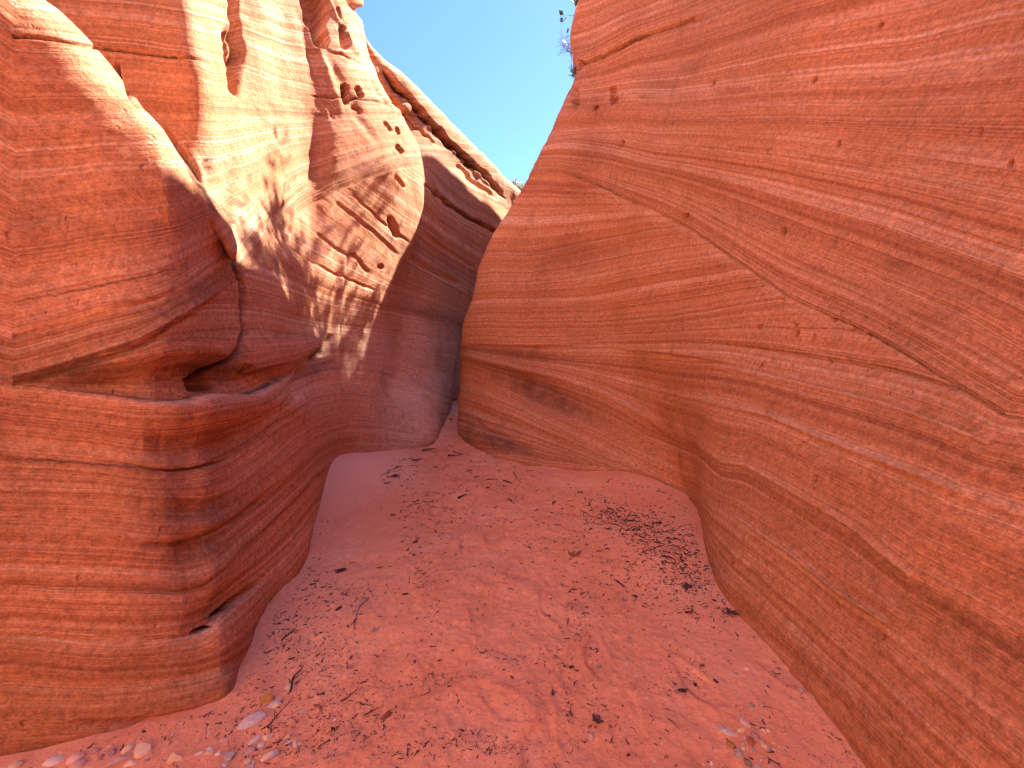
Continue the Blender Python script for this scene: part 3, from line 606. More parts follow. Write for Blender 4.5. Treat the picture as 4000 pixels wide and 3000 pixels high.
# ------------------------------------------------------------------ sand floor
prints = []      # footprints: x, y, heading, length, depth
for px, py, a, L, dp in [(1880,2370,.25,.30,.012),(2150,2370,-.3,.30,.016),(1730,2640,.5,.30,.012),(1960,2760,-.9,.30,.012),(2240,2620,.2,.28,.012),(1560,2560,.5,.28,.012),
                         (2110,2920,.3,.29,.018),(1480,2830,.4,.28,.014),(1760,2160,.1,.30,.018),(1930,2090,.3,.30,.016),(1700,1990,0,.30,.018),(1830,1960,.2,.30,.016),(2330,2560,.1,.29,.016),
                         (2720,2670,-.3,.28,.018),(3060,2640,-.6,.26,.014),(2450,2830,.4,.28,.010),(1650,2350,.2,.29,.008),(2010,2230,.1,.29,.012),(1790,1890,0,.3,.016),(1250,2800,.6,.28,.01)]:
    q = G(px, py); prints.append((q[0], q[1], a, L, dp))
def floor_h(x, y):
    z = floor_base(x, y)
    Q = np.stack([x, y, np.zeros_like(x)], -1)
    drift = np.exp(-(((x + 2.2) / 1.1) ** 2 + ((y - 5.0) / 1.3) ** 2))
    calm = np.clip(1 - 1.3 * drift, .1, 1) * (1 - .5 * sstep(.4, 1.0, np.abs(x + .2) / 1.6))
    z = z + calm * (.026 * fnoise(Q, 1.6, 3, 3) + .010 * fnoise(Q, 7, 3, 8))
    tr = np.zeros_like(x)
    for cx, cy, a, L, dp in prints:
        m = (np.abs(x - cx) < .4) & (np.abs(y - cy) < .4)
        if not m.any(): continue
        u = (x[m] - cx) * math.sin(a) + (y[m] - cy) * math.cos(a); v = (x[m] - cx) * math.cos(a) - (y[m] - cy) * math.sin(a)
        wd = .052 + .010 * np.cos(u / L * 6.0 + .8) * 1.0
        r = np.sqrt((u / (L / 2)) ** 2 + (v / wd) ** 2)
        dp = dp * .42; z[m] += -dp * sstep(1.12, .82, r) + dp * .45 * np.exp(-((r - 1.28) / .2) ** 2) + .0014 * fnoise(np.stack([u, v, v * 0], -1), 40, 2, 5)
        tr[m] += np.exp(-((r - 1.25) / .5) ** 2) * .6
    pathm = np.exp(-((x + .35 + (y - 2) * .12) / .8) ** 2) * sstep(1.2, 4.6, y)
    z = z + pathm * (.017 * fnoise(Q, 9, 3, 21) - .006)
    return z, np.clip(tr + pathm * .5 * (fnoise(Q, 3, 3, 30) > 0), 0, 1)
xs = np.concatenate([np.linspace(-8, -3.6, 12), np.linspace(-3.5, 3.0, 1000), np.linspace(3.1, 8, 10)])
ys = np.concatenate([np.linspace(-9, .9, 60), 1 + (np.geomspace(.35, 16, 900) - .35)])
X, Y = np.meshgrid(xs, ys, indexing='ij'); Z, TR = floor_h(X, Y)
fl = grid_mesh('sand_floor', np.stack([X, Y, Z], -1), sandm, {'trampled': TR, 'dry': np.exp(-(((X + 2.25) / 1.0) ** 2 + ((Y - 5.0) / 1.15) ** 2) ** 2)}); fl['kind'] = 'structure'

# ------------------------------------------------------------------ things
def Garr(px, py):
    a, b = (px - 2000) / F, (1500 - py) / F
    dy, dz = C_ + b * S_, -S_ + b * C_
    t = np.full(px.shape, .3); live = np.ones(px.shape, bool)
    for k in range(2600):
        x, y, z = a * t, dy * t, CAM_H + dz * t
        live &= z > floor_base(x, y)
        if not live.any(): break
        t = np.where(live, t + .006, t)
    x, y = a * t, dy * t
    return x, y, floor_h(x, y)[0]
def tag(o, label=None, cat=None, group=None, kind=None):
    if label: o['label'] = label
    if cat: o['category'] = cat
    if group: o['group'] = group
    if kind: o['kind'] = kind
    return o
def mesh_of(name, verts, faces, mat, smooth=False):
    me = bpy.data.meshes.new(name); me.from_pydata([tuple(v) for v in verts], [], faces); me.materials.append(mat)
    if smooth: me.polygons.foreach_set('use_smooth', [True] * len(me.polygons))
    me.update(); return me
def link(name, me, parent=None):
    o = bpy.data.objects.new(name, me); S.collection.objects.link(o)
    if parent: o.parent = parent
    return o
def var_mat(name, cols, rough=.85, scale=60, spec=.2):
    k = NT(name); k.b.inputs['Roughness'].default_value = rough; k.b.inputs['Specular IOR Level'].default_value = spec
    tc = k.n('ShaderNodeTexCoord').outputs['Object']
    oi = k.n('ShaderNodeObjectInfo').outputs['Random']
    n = k.noise(scale, 4, .65)
    c = k.ramp(k.rng(n, .3, .7), [(0, cols[0]), (1, cols[1])])
    c = k.mix(1.0, c, k.ramp(oi, [(0, (.78, .78, .78)), (1, (1.15, 1.12, 1.1))]), 'MULTIPLY')
    k.put(k.b.inputs['Base Color'], c); k.put(k.b.inputs['Normal'], k.bump(k.noise(scale * 2.5, 4, .7), .002, .6))
    return k.m
MP = {n: var_mat('stone_' + n, c, .8, 70) for n, c in dict(
    pale=((.62, .55, .53), (.74, .66, .62)), cream=((.68, .50, .34), (.80, .62, .45)), lilac=((.46, .40, .40), (.60, .53, .52)), grey=((.34, .29, .28), (.46, .39, .37)),
    brown=((.30, .09, .05), (.42, .15, .08)), ochre=((.36, .18, .05), (.48, .27, .09)), mauve=((.38, .22, .24), (.52, .32, .33)), pink=((.62, .38, .33), (.72, .48, .41)), dark=((.07, .045, .045), (.13, .08, .075)), olive=((.20, .15, .11), (.30, .22, .17))).items()}
M_twig = var_mat('dry_twig', ((.045, .028, .028), (.10, .055, .045)), .8, 90); M_leaf = var_mat('dead_leaf', ((.06, .035, .045), (.13, .07, .07)), .7, 60)
M_brown = var_mat('brown_leaf', ((.22, .075, .04), (.34, .13, .07)), .7, 60); M_straw = var_mat('straw', ((.55, .36, .22), (.75, .55, .38)), .6, 60); M_bark = var_mat('bark', ((.05, .03, .03), (.16, .09, .075)), .9, 80)
M_wood = var_mat('branch_wood', ((.26, .22, .20), (.40, .35, .31)), .85, 40); M_green = var_mat('desert_leaf', ((.24, .27, .19), (.34, .37, .27)), .7, 30)

import mathutils
def ico(sub):
    import bmesh
    bm = bmesh.new(); bmesh.ops.create_icosphere(bm, subdivisions=sub, radius=1)
    v = np.array([q.co[:] for q in bm.verts]); f = [[a.index for a in p.verts] for p in bm.faces]; bm.free(); return v, f
ICO_V, ICO_F = ico(3)
def stone_mesh(name, seed, mat, angular=.5, flat=.6, elong=1.3):
    g = np.random.default_rng(seed); v = ICO_V.copy()
    for k in range(int(6 + 8 * angular)):
        n = g.normal(size=3); n /= np.linalg.norm(n); h = g.uniform(.48, .82) if angular > .3 else g.uniform(.82, .97)
        d = v @ n; m = d > h; v[m] -= n * (d[m] - h)[:, None] * .93
    v += .05 * fnoise(v, 1.7, 2, seed % 50)[:, None] * v + .015 * fnoise(v, 6, 2, seed % 50 + 3)[:, None] * v
    v *= np.array([elong, 1, flat]); return mesh_of(name, v, ICO_F, mat, angular < .3)
def tube(verts, faces, pts, rads, sides=4):
    """tapered tube through pts appended to verts / faces"""
    pts = [mathutils.Vector(p) for p in pts]; b0 = len(verts)
    for k, p in enumerate(pts):
        t = (pts[min(k + 1, len(pts) - 1)] - pts[max(k - 1, 0)]).normalized()
        u = t.cross(mathutils.Vector((.3, .2, 1))).normalized(); w = t.cross(u)
        for j in range(sides):
            a = 2 * math.pi * j / sides
            verts.append(tuple(p + (u * math.cos(a) + w * math.sin(a)) * rads[k]))
    for k in range(len(pts) - 1):
        for j in range(sides):
            a, b = b0 + k * sides + j, b0 + k * sides + (j + 1) % sides
            faces.append((a, b, b + sides, a + sides))
    faces.append(tuple(b0 + j for j in range(sides))[::-1]); faces.append(tuple(b0 + (len(pts) - 1) * sides + j for j in range(sides)))
def twig_mesh(name, seed, mat, thick=.05, fork=0, bend=.25):
    """lies along x from -.5 to .5, about unit length"""
    g = random.Random(seed); vs, fs = [], []
    a = g.uniform(-bend, bend); b = g.uniform(-bend, bend) * .5
    path = [(-.5 + k / 7, a * ((k / 7 - .5) ** 2 * 4 - 1) * .5 + b * math.sin(k * 1.3) * .3 + g.uniform(-.015, .015), thick * (1 + .8 * g.random() * (k % 2))) for k in range(8)]
    tube(vs, fs, path, [thick * (1.1 - .7 * k / 7) * g.uniform(.8, 1.2) for k in range(8)], 5)
    for q in range(fork):
        k = g.randint(2, 5); p = path[k]; s = g.choice((-1, 1)); L = g.uniform(.18, .4)
        br = [p, (p[0] + L * .5, p[1] + s * L * .4, thick * 1.5), (p[0] + L, p[1] + s * L * .9, thick * g.uniform(.6, 2.5))]
        tube(vs, fs, br, [thick * .7, thick * .5, thick * .25], 4)
    return mesh_of(name, vs, fs, mat, True)
def leaf_mesh(name, seed, mat, lobed=True, curl=.25):
    g = random.Random(seed); n = 40; vs, fs = [], []; rings = 5
    for rr in range(rings + 1):
        for k in range(n):
            t = 2 * math.pi * k / n
            R = (.34 + (.20 * abs(math.cos(2.5 * t)) ** 1.5 if lobed else .0)) * (1 + .08 * math.sin(3 * t + seed))
            q = rr / rings; x = R * math.cos(t) * q * 1.25; y = R * math.sin(t) * q * (1 if lobed else .6)
            vs.append((x, y, .03 + curl * (y * y * 2.2 + x * x * .8) * (1 + .3 * math.sin(seed + 3 * t)) + .012 * math.sin(9 * x + seed)))
    for rr in range(rings):
        for k in range(n):
            a, b = rr * n + k, rr * n + (k + 1) % n
            fs.append((a, b, b + n, a + n))
    m = len(vs); vs += [(x, y, z - .018) for x, y, z in vs]; fs += [tuple(i + m for i in f[::-1]) for f in fs]
    for k in range(n):
        a, b = rings * n + k, rings * n + (k + 1) % n; fs.append((a, a + m, b + m, b))
    tube(vs, fs, [(.42, 0, .05), (.62, .03, .03), (.82, .10, .02)], [.018, .014, .012], 4)
    return mesh_of(name, vs, fs, mat, True)
def chip_mesh(name, seed, mat):
    """splintered bark chip: a curved slab of ragged fibres"""
    g = random.Random(seed); vs, fs = [], []
    for q in range(6):
        y = (q - 2.5) * .07; L0, L1 = -.5 + g.uniform(0, .22), .5 - g.uniform(0, .25)
        z = .05 + .10 * math.cos(q / 5 * math.pi - math.pi / 2)
        tube(vs, fs, [(L0, y, z * .5), (L0 * .4, y + g.uniform(-.02, .02), z), (L1 * .5, y + g.uniform(-.02, .02), z * 1.1), (L1, y + g.uniform(-.03, .03), z * .4)], [.03, .05, .05, .02], 5)
    return mesh_of(name, vs, fs, mat, True)
def put(name, me, px, py, size_px, rot, label, cat, group=None, sink=.25, sc=(1, 1, 1)):
    x, y, z = G(px, py); zc = y * C_ - (z - CAM_H) * S_
    z = float(floor_h(np.array([x]), np.array([y]))[0][0]); s = size_px / F * zc
    o = link(name, me); o.location = (x, y, z + s * .5 * (.3 - sink)); o.rotation_euler = (random.uniform(-.12, .12), random.uniform(-.12, .12), rot)
    o.scale = (s * sc[0], s * sc[1], s * sc[2]); return tag(o, label, cat, group)

# -- stones
ST = {}
def stone(px, py, size, mat, label, rot=0, ang=1, flat=.55, elong=1.3, group=None, sink=.28):
    key = (mat, ang, round(flat, 1), round(elong, 1), random.randint(0, 2))
    if key not in ST: ST[key] = stone_mesh('stone', hash((mat, ang, flat, elong, key[4])) % 9999 if False else len(ST) * 7 + 13, MP[mat], .8 if ang else .15, flat, elong)
    return put('stone' if size > 24 else 'pebble', ST[key], px, py, size * .5, rot, label, 'stone' if size > 24 else 'pebble', group, sink)
R_ = math.radians
for a in [
    (2841, 2862, 47, 'pale', 'flat angular pale grey stone, the largest at the upper left of the right pebble cluster', -.5, 1, .35, 1.6),
    (2895, 2856, 30, 'cream', 'notched cream stone just right of the flat pale grey stone', .2, 1, .55, 1.3),
    (2913, 2832, 27, 'pink', 'smooth pinkish oval stone with a dark twig beside it', -.5, 0, .55, 1.7),
    (2903, 2815, 15, 'cream', 'thin upright cream flake just above the pinkish oval stone', 1.3, 1, .5, 1.8),
    (2857, 2909, 26, 'ochre', 'mottled ochre stone below the flat pale grey stone', -.9, 0, .6, 1.5),
    (2904, 2925, 24, 'cream', 'yellowish stone wedged between the grey block and the red-brown stone', .9, 1, .6, 1.3),
    (2887, 2942, 40, 'grey', 'thick grey block-shaped stone standing proud in the right pebble cluster', 1.0, 1, .85, 1.2),
    (2932, 2903, 29, 'brown', 'rounded red-brown stone in the middle of the right pebble cluster', 1.4, 0, .7, 1.2),
    (2949, 2874, 24, 'mauve', 'rounded mauve pebble above the red-brown stone', -.6, 0, .65, 1.3),
    (2939, 2931, 23, 'grey', 'small square grey pebble directly below the red-brown stone', .1, 1, .5, 1.1),
    (2986, 2911, 29, 'cream', 'long cream splinter of stone at the right of the right pebble cluster', -.8, 1, .45, 2.0),
    (3007, 2926, 18, 'grey', 'flat dark grey pebble touching the long cream splinter', -.6, 1, .4, 1.4),
    (2921, 2981, 26, 'olive', 'dark olive egg-shaped stone at the bottom edge of the right pebble cluster', -1.0, 0, .7, 1.3),
    (2971, 2967, 12, 'pale', 'bright white pebble near the bottom edge, right of the olive stone', 0, 1, .8, 1.1),
    (2974, 2955, 13, 'cream', 'tiny tan pebble touching the bright white pebble', .8, 1, .6, 1.3),
    (2960, 2992, 30, 'lilac', 'lumpy lilac-grey stone half buried at the bottom edge', .4, 1, .4, 1.3),
    (3017, 2994, 24, 'lilac', 'pale lilac stone under the fallen stick in the lower right', -.9, 1, .6, 1.3),
    (2780, 2976, 17, 'pale', 'pale pebble with a small dark twig against it, left of the right cluster', -.3, 1, .5, 1.2),
    (2779, 2916, 22, 'pink', 'beige crumbly stone left of the ochre stone', .3, 1, .6, 1.0),
    (2935, 2762, 18, 'grey', 'grey half-round pebble high above the right cluster', 0, 0, .6, 1.6),
    (2977, 2761, 13, 'pale', 'white pebble at the end of a thin straight twig', -.6, 1, .6, 1.2),
    (2984, 2856, 16, 'cream', 'left of the two paired cream chips right of the mauve pebble', -.9, 1, .5, 1.5),
    (3000, 2855, 15, 'cream', 'right of the two paired cream chips right of the mauve pebble', 1.2, 1, .5, 1.4),
    (3021, 2902, 15, 'pink', 'small pink pebble right of the long cream splinter', 0, 0, .6, 1.2),
    (986, 2806, 62, 'lilac', 'large grey-lilac stone, the biggest in the sand near the left wall', .75, 1, .45, 1.7),
    (1045, 2721, 42, 'ochre', 'ochre triangular stone standing upright near the left wall', .45, 1, .8, 1.7),
    (1126, 2668, 28, 'cream', 'cream curved stone chip above and right of the ochre stone', .9, 1, .4, 2.0),
    (1066, 2737, 30, 'pale', 'pale sliver of stone below the ochre triangular stone', 1.0, 1, .4, 1.8),
    (1078, 2742, 26, 'cream', 'slender tan splinter beside the pale sliver of stone', 1.0, 1, .4, 2.4),
    (1178, 2758, 26, 'lilac', 'lone lilac stone right of the pale sliver', .2, 1, .45, 1.3),
    (1047, 2857, 34, 'cream', 'cream wedge stone right of the large grey-lilac stone', .6, 1, .45, 1.7),
    (994, 2868, 30, 'lilac', 'narrow lilac stone just below the large grey-lilac stone', 1.0, 1, .45, 2.1),
    (1018, 2890, 24, 'pale', 'white kidney-shaped pebble under the narrow lilac stone', -.1, 0, .5, 1.3),
    (893, 2942, 46, 'lilac', 'rough lilac-grey stone, second largest in the lower left sand', 0, 1, .45, 1.3),
    (878, 2972, 28, 'lilac', 'flat lilac stone tucked under the rough lilac-grey stone', .2, 1, .35, 1.4),
    (977, 2916, 30, 'pink', 'pinkish stone half sunk between the rough lilac stone and the white pebble', .9, 0, .4, 1.4),
    (1050, 2936, 36, 'cream', 'left of the two long leaning stones, cream coloured', .95, 1, .5, 1.8),
    (1072, 2944, 38, 'lilac', 'right of the two long leaning stones, lilac coloured', .95, 1, .5, 1.8),
    (970, 2960, 22, 'cream', 'cream pebble at the bottom edge left of the two leaning stones', .4, 0, .6, 1.4),
    (990, 2965, 16, 'cream', 'small cream pebble next to the two leaning stones', .6, 1, .6, 1.2),
    (1154, 2902, 30, 'cream', 'knobbly cream stone with a dark twig along its lower side', -.6, 1, .5, 1.5),
    (1125, 2892, 18, 'pale', 'thin white chip left of the knobbly cream stone', .6, 1, .4, 1.9),
    (816, 2941, 26, 'cream', 'cream stone left of the rough lilac-grey stone', .5, 1, .5, 1.5),
    (851, 2940, 17, 'pale', 'small pale pebble between the cream stone and the rough lilac-grey stone', .3, 0, .5, 1.3),
    (820, 2918, 20, 'pale', 'flat whitish pebble in bare sand, above the lower left stones', .1, 0, .4, 1.3),
    (871, 2887, 15, 'pale', 'pale splinter lying against a dark twig near the left wall', .4, 1, .4, 1.8),
    (1120, 2868, 18, 'cream', 'little cream pebble above the thin white chip', .8, 1, .5, 1.5),
    (962, 2990, 34, 'lilac', 'long pale lilac stone running off the bottom edge', .9, 1, .4, 2.2),
    (555, 2932, 62, 'cream', 'big tan block-shaped stone at the foot of the left wall', .1, 1, .8, 1.2),
    (678, 2962, 50, 'cream', 'yellow-cream stone right of the big tan block-shaped stone', -.2, 1, .65, 1.3),
    (499, 2925, 32, 'cream', 'smooth oval tan stone left of the big tan block-shaped stone', .9, 0, .7, 1.3),
    (437, 2940, 36, 'mauve', 'angular mauve stone with a dark hollow beside it, near the left wall foot', .6, 1, .6, 1.2),
    (463, 2968, 52, 'pink', 'long pink stone lying left of the big tan block-shaped stone', .8, 1, .5, 1.6),
    (296, 2962, 44, 'pink', 'rounded pink stone in the lower left corner', .5, 0, .6, 1.3),
    (210, 2968, 44, 'pale', 'whitish oval stone at the far lower left', .2, 0, .4, 1.6),
    (306, 2990, 44, 'pink', 'rounded pink stone cut by the bottom edge in the lower left corner', .3, 0, .7, 1.2),
    (507, 2984, 34, 'cream', 'flat tan stone at the bottom edge below the oval tan stone', .4, 1, .4, 1.6),
    (240, 2932, 20, 'pink', 'small pink stone resting against the left wall foot', .5, 1, .7, 1.0),
    (780, 2938, 22, 'pale', 'white splinter between the yellow-cream stone and the cream stone', .7, 1, .3, 2.8),
    (376, 2936, 26, 'mauve', 'low mauve stone left of the angular mauve stone', .2, 0, .5, 1.2),
    (432, 2915, 18, 'pink', 'small pink stone behind the angular mauve stone', .2, 1, .7, 1.0),
    (60, 2985, 40, 'cream', 'tan stone in the extreme lower left corner', .2, 0, .6, 1.2),
    (2448, 2596, 22, 'pale', 'lone square white pebble in open sand', .2, 1, .5, 1.1),
    (2337, 2601, 21, 'grey', 'grey pebble between the dark curled pod and the square white pebble', -.4, 1, .5, 1.2),
    (2305, 2583, 11, 'cream', 'tiny cream pebble above the grey pebble beside the dark pod', 0, 0, .6, 1.2),
    (2456, 2493, 22, 'grey', 'greyish pebble with a pale tip, above the square white pebble', 1.0, 1, .6, 1.3),
    (2487, 2648, 15, 'cream', 'cream pebble in the sand below the square white pebble', .5, 0, .6, 1.2),
    (2309, 2884, 26, 'pink', 'lone pinkish pear-shaped stone in the bottom middle sand', 1.2, 0, .7, 1.3),
    (2918, 2621, 15, 'cream', 'small cream pebble right of the twig-filled hollow', .0, 0, .6, 1.2),
    (2874, 2641, 11, 'grey', 'small grey pebble below right of the small cream pebble by the hollow', .0, 0, .7, 1.2),
    (3128, 2708, 13, 'pale', 'lone white pebble beside the foot of the right wall', .0, 1, .7, 1.2)]:
    stone(a[0], a[1], a[2] * 1.0, a[3], a[4], a[5], a[6], a[7] * 1.35, min(a[8], 1.7))
# small look-alike pebbles, by patch
def patch_pebbles(n, cx, cy, rx, ry, mats, label, group, smin=5, smax=12):
    for k in range(n):
        px, py = random.gauss(cx, rx), random.gauss(cy, ry)
        if py > 3040 or not inside(px, py): continue
        stone(px, py, random.uniform(smin, smax), random.choice(mats), label, random.uniform(0, 6), random.random() < .5, .6, random.choice((1.2, 1.5)), group)
POLY = [(0,3060),(0,2990),(300,2920),(700,2812),(885,2755),(975,2625),(1065,2410),(1205,2225),(1258,2020),(1290,1860),(1320,1822),(1450,1785),(1650,1760),(1750,1680),(1775,1730),(1960,1805),(2330,1862),(2590,1910),(2680,1985),(2725,2130),(2830,2345),(3160,2750),(3370,3000),(3400,3060)]
def inside(x, y):
    c = False; n = len(POLY)
    for i in range(n):
        (x0, y0), (x1, y1) = POLY[i], POLY[i - 1]
        if (y0 > y) != (y1 > y) and x < (x1 - x0) * (y - y0) / (y1 - y0) + x0: c = not c
    return c
patch_pebbles(34, 2890, 2920, 150, 80, ['pale', 'cream', 'pink', 'grey'], 'tiny pebble scattered round the larger stones of the right pebble cluster', 'tiny pebbles of the right cluster')
patch_pebbles(40, 960, 2900, 170, 70, ['pale', 'cream', 'lilac', 'pink'], 'tiny pebble scattered among the stones near the left wall', 'tiny pebbles near the left wall')
patch_pebbles(16, 2450, 2700, 150, 120, ['pale', 'cream', 'grey'], 'tiny pebble in the open sand of the middle floor', 'tiny pebbles in the middle sand', 4, 9)
patch_pebbles(12, 350, 2965, 130, 14, ['pink', 'cream', 'mauve'], 'small stone along the foot of the near left wall', 'small stones at the left wall foot', 8, 20)

# -- leaves, bark, sticks that can be told apart
def leaf(px, py, s, mat, label, rot=0, lobed=True, curl=.25): return put('dead_leaf', leaf_mesh('dead_leaf', int(px + py), mat, lobed, curl), px, py, s * .8, rot, label, 'leaf', None, .3)
def chip(px, py, s, label, rot=0, mat=None): return put('bark_chip', chip_mesh('bark_chip', int(px + py), mat or M_bark), px, py, s * .8, rot, label, 'bark chip', None, .3)
def stick(x0, y0, x1, y1, th, mat, label, fork=0, bend=.15, name='twig', cat='twig'):
    a, b = G(x0, y0), G(x1, y1); L = math.hypot(a[0] - b[0], a[1] - b[1]); mx, my = (a[0] + b[0]) / 2, (a[1] + b[1]) / 2
    zc = my * C_; o = link(name, twig_mesh(name, int(x0 + y0), mat, th * zc / F / L, fork, bend))
    za = float(floor_h(np.array([a[0]]), np.array([a[1]]))[0][0]); zb = float(floor_h(np.array([b[0]]), np.array([b[1]]))[0][0])
    o.location = (mx, my, (za + zb) / 2 + .002); o.rotation_euler = (0, -math.atan2(zb - za, L), math.atan2(b[1] - a[1], b[0] - a[0])); o.scale = (L, L, L)
    return tag(o, label, cat)
leaf(2246, 2166, 50, M_brown, 'star-lobed brown leaf lying alone in the middle of the sand', .4)
leaf(1466, 2470, 34, MP['grey'], 'grey star-shaped leaf on bare sand left of the footprints', .9)
leaf(2160, 2716, 42, M_leaf, 'dark leaf standing on its stalk below the footprints', 1.5, False, .5)
leaf(2332, 2822, 46, M_leaf, 'dark crumpled lobed leaf in the lower middle sand', -.4, True, .5)
leaf(2684, 2290, 46, M_leaf, 'dark purple triangular leaf, the largest in the dense litter', .2, True, .15)
leaf(2596, 2180, 26, M_leaf, 'small dark triangular leaf in the middle of the dense litter', .2, True, .15)
leaf(1410, 2410, 24, M_brown, 'red-brown oval leaf at the foot of the pale curved twig', .6, False, .5)
leaf(1718, 2588, 30, M_brown, 'curled brown leaf inside the large footprint', .6, False, .7)
leaf(2860, 2393, 50, M_leaf, 'dark forked leaf against the right wall foot', -.6, True, .3)
leaf(2790, 2347, 30, M_leaf, 'dark curled leaf just above the forked leaf by the right wall', -.4, False, .7)
leaf(1138, 2562, 36, M_leaf, 'dark grey folded leaf among the twigs near the left wall', .3, False, .5)
leaf(1372, 2562, 26, M_leaf, 'narrow purple leaf standing in the left litter', 1.5, False, .4)
leaf(1404, 2568, 0 + 20, MP['mauve'], 'round purple seed-like leaf right of the narrow purple leaf', .2, False, .6)
leaf(1366, 2602, 46, MP['mauve'], 'curled two-tone leaf with a white tip below the narrow purple leaf', .1, False, .9)
leaf(1060, 2672, 26, M_leaf, 'small dark leaf with a long stalk near the ochre stone', .3, False, .5)
leaf(2155, 2000, 24, M_leaf, 'dark curled leaf in the far middle sand left of the dense litter', 0, False, .6)
leaf(2440, 2330, 24, MP['grey'], 'grey crumpled leaf below the dense litter', .5, True, .7)
leaf(2270, 2317, 26, M_brown, 'upright brown leaf left of the pale root tuft', 1.2, False, .5)
leaf(1257, 2700, 30, M_leaf, 'dark pod-shaped leaf low in the left litter', .8, False, .6)
leaf(3147, 2644, 18, M_leaf, 'lone dark leaf at the foot of the right wall', .5, False, .5)
chip(1332, 2236, 60, 'dark splintered bark chip, highest on the left side of the sand', .7)
chip(1324, 2380, 44, 'lump of splintered bark on a small sand mound', 1.2, M_bark)
chip(1585, 2330, 36, 'short dark bark chip right of the pale curved twig', .3)
chip(1620, 2598, 26, 'dark hollow bark piece left of the large footprint', 1.4)
chip(2232, 2607, 34, 'dark curled seed pod in the middle sand', .4)
chip(2205, 2604, 24, 'small bark flake touching the dark curled seed pod', -.3)
chip(2716, 2668, 34, 'bark crumb piled at the right end of the round hollow', 1.2)
chip(2665, 2702, 50, 'ragged bark strip along the bottom of the round hollow', .1)
chip(2741, 2606, 34, 'hollow brown husk above the round hollow', .4, M_brown)
chip(2798, 2670, 34, 'dark bark sliver right of the round hollow', -1.0)
chip(2000, 2660, 26, 'black bark nugget beside the footprints', -.7)
chip(2935, 2966, 22, 'dark cone-like fragment touching the olive stone', -.7)
chip(1510, 2800, 66, 'brown splintered wood sunk in the sand, lower left of the footprints', .8, M_brown)
chip(1540, 1862, 40, 'black bark fragment on the far left sand near the drift', .0)
chip(1625, 2170 - 60, 26, 'bark crumb on the trail of litter below the drift', .2)
chip(1535, 2018, 34, 'brown bark flake at the toe of the smooth sand drift', .2, M_brown)
chip(2455, 2960, 30, 'dark bark crumb at the lower edge between footprints and pebbles', .7)
chip(1300, 2850, 34, 'dark bark curl low in the left litter', -1.0)
stick(1440, 2346, 1392, 2422, 4.5, MP['grey'], 'pale curved twig with a bare tip in the left sand', 0, .3)
stick(1392, 2422, 1392, 2466, 3, M_bark, 'short dark twig at the lower end of the pale curved twig', 1, .3)
stick(1659, 2782, 1703, 2771, 2.6, M_straw, 'bright straw lying alone in the bottom middle sand', 0, .05, 'straw', 'straw')
stick(1760, 2815, 1775, 2838, 1.6, M_straw, 'short bent straw right of the bright straw', 0, .4, 'straw', 'straw')
stick(2895, 2378, 2965, 2460, 2.2, M_straw, 'long pale straw leaning along the right wall foot', 0, .1, 'straw', 'straw')
stick(2300, 2026, 2312, 2062, 1.6, M_straw, 'thin straw left of the dense litter', 0, .1, 'straw', 'straw')
stick(2608, 2818, 2655, 2856, 2.6, M_twig, 'straight dark stick left of the flat pale grey stone', 0, .1)
stick(3001, 2962, 3050, 2986, 3, M_twig, 'long dark stick lying over the pale lilac stone', 1, .1)
stick(2978, 2767, 3020, 2773, 1.8, M_twig, 'thin straight twig starting at the white pebble', 0, .1)
stick(2920, 2830, 2955, 2840, 3.4, M_twig, 'thick dark twig ending at the pinkish oval stone', 1, .1)
stick(1130, 2690, 1185, 2570 + 20, 3.6, M_twig, 'long dark stalk with a bud in the left litter', 2, .2)
stick(1100, 2500, 1160, 2455, 3, M_twig, 'forked grey twig near the left wall edge', 2, .2)
stick(1020, 2840, 1140, 2700, 2.0, M_twig, 'very thin twig crossing between the lilac and cream stones', 1, .2)
stick(1650, 1760, 1700, 1748, 4, M_brown, 'reddish stick at the far end of the sand', 0, .1)
stick(1770, 1762, 1806, 1776, 3, M_twig, 'upper of the two far sticks before the passage', 0, .1)
stick(1750, 1778, 1796, 1780, 3, M_twig, 'lower of the two far sticks before the passage', 0, .1)
stick(1610, 1800, 1650, 1794, 3, M_twig, 'straight dark stick on the far left sand', 0, .1)
stick(1790, 1948, 1822, 1940, 4, M_twig, 'stubby black stick in the far middle sand', 1, .1)
stick(2005, 1852, 2030, 1885, 2, M_twig, 'arched thin twig on the far right sand', 0, .6)
stick(1900, 1875, 2000, 1884, 2, M_twig, 'long crooked twig below the rock nose', 2, .3)
stick(2700, 2262, 2745, 2310, 2.4, MP['grey'], 'grey straight twig touching the largest dark leaf', 0, .1)
stick(2510, 2160, 2560, 2152, 2, M_twig, 'thin level twig left of the small triangular leaf', 0, .1)
stick(2410, 2258, 2448, 2284, 3.4, M_twig, 'knotty dark twig below left of the dense litter', 1, .1)
stick(2675, 2395, 2720, 2398, 3.4, M_twig, 'dark knobbed twig in the open sand below the dense litter', 1, .1)
stick(2820, 2392, 2865, 2414, 3, M_bark, 'brown twig ending at the forked leaf by the right wall', 0, .15)
stick(1290, 2900, 1240, 2930, 3, M_twig, 'brown bent twig at the bottom left of the footprints', 1, .2)
stick(1225, 2745, 1240, 2790, 2.4, M_brown, 'red-brown arched twig in the lower left litter', 0, .7)
stick(1330, 2740, 1400, 2690, 2.4, M_twig, 'long dark twig curving up in the lower left litter', 1, .35)
stick(1420, 2800, 1500, 2760, 2.4, M_twig, 'thin twig leading to the splintered wood', 1, .2)
stick(2215, 2480 - 40, 2240, 2360, 1.6, M_twig, 'thin stalk rising beside the pale root tuft', 0, .1)
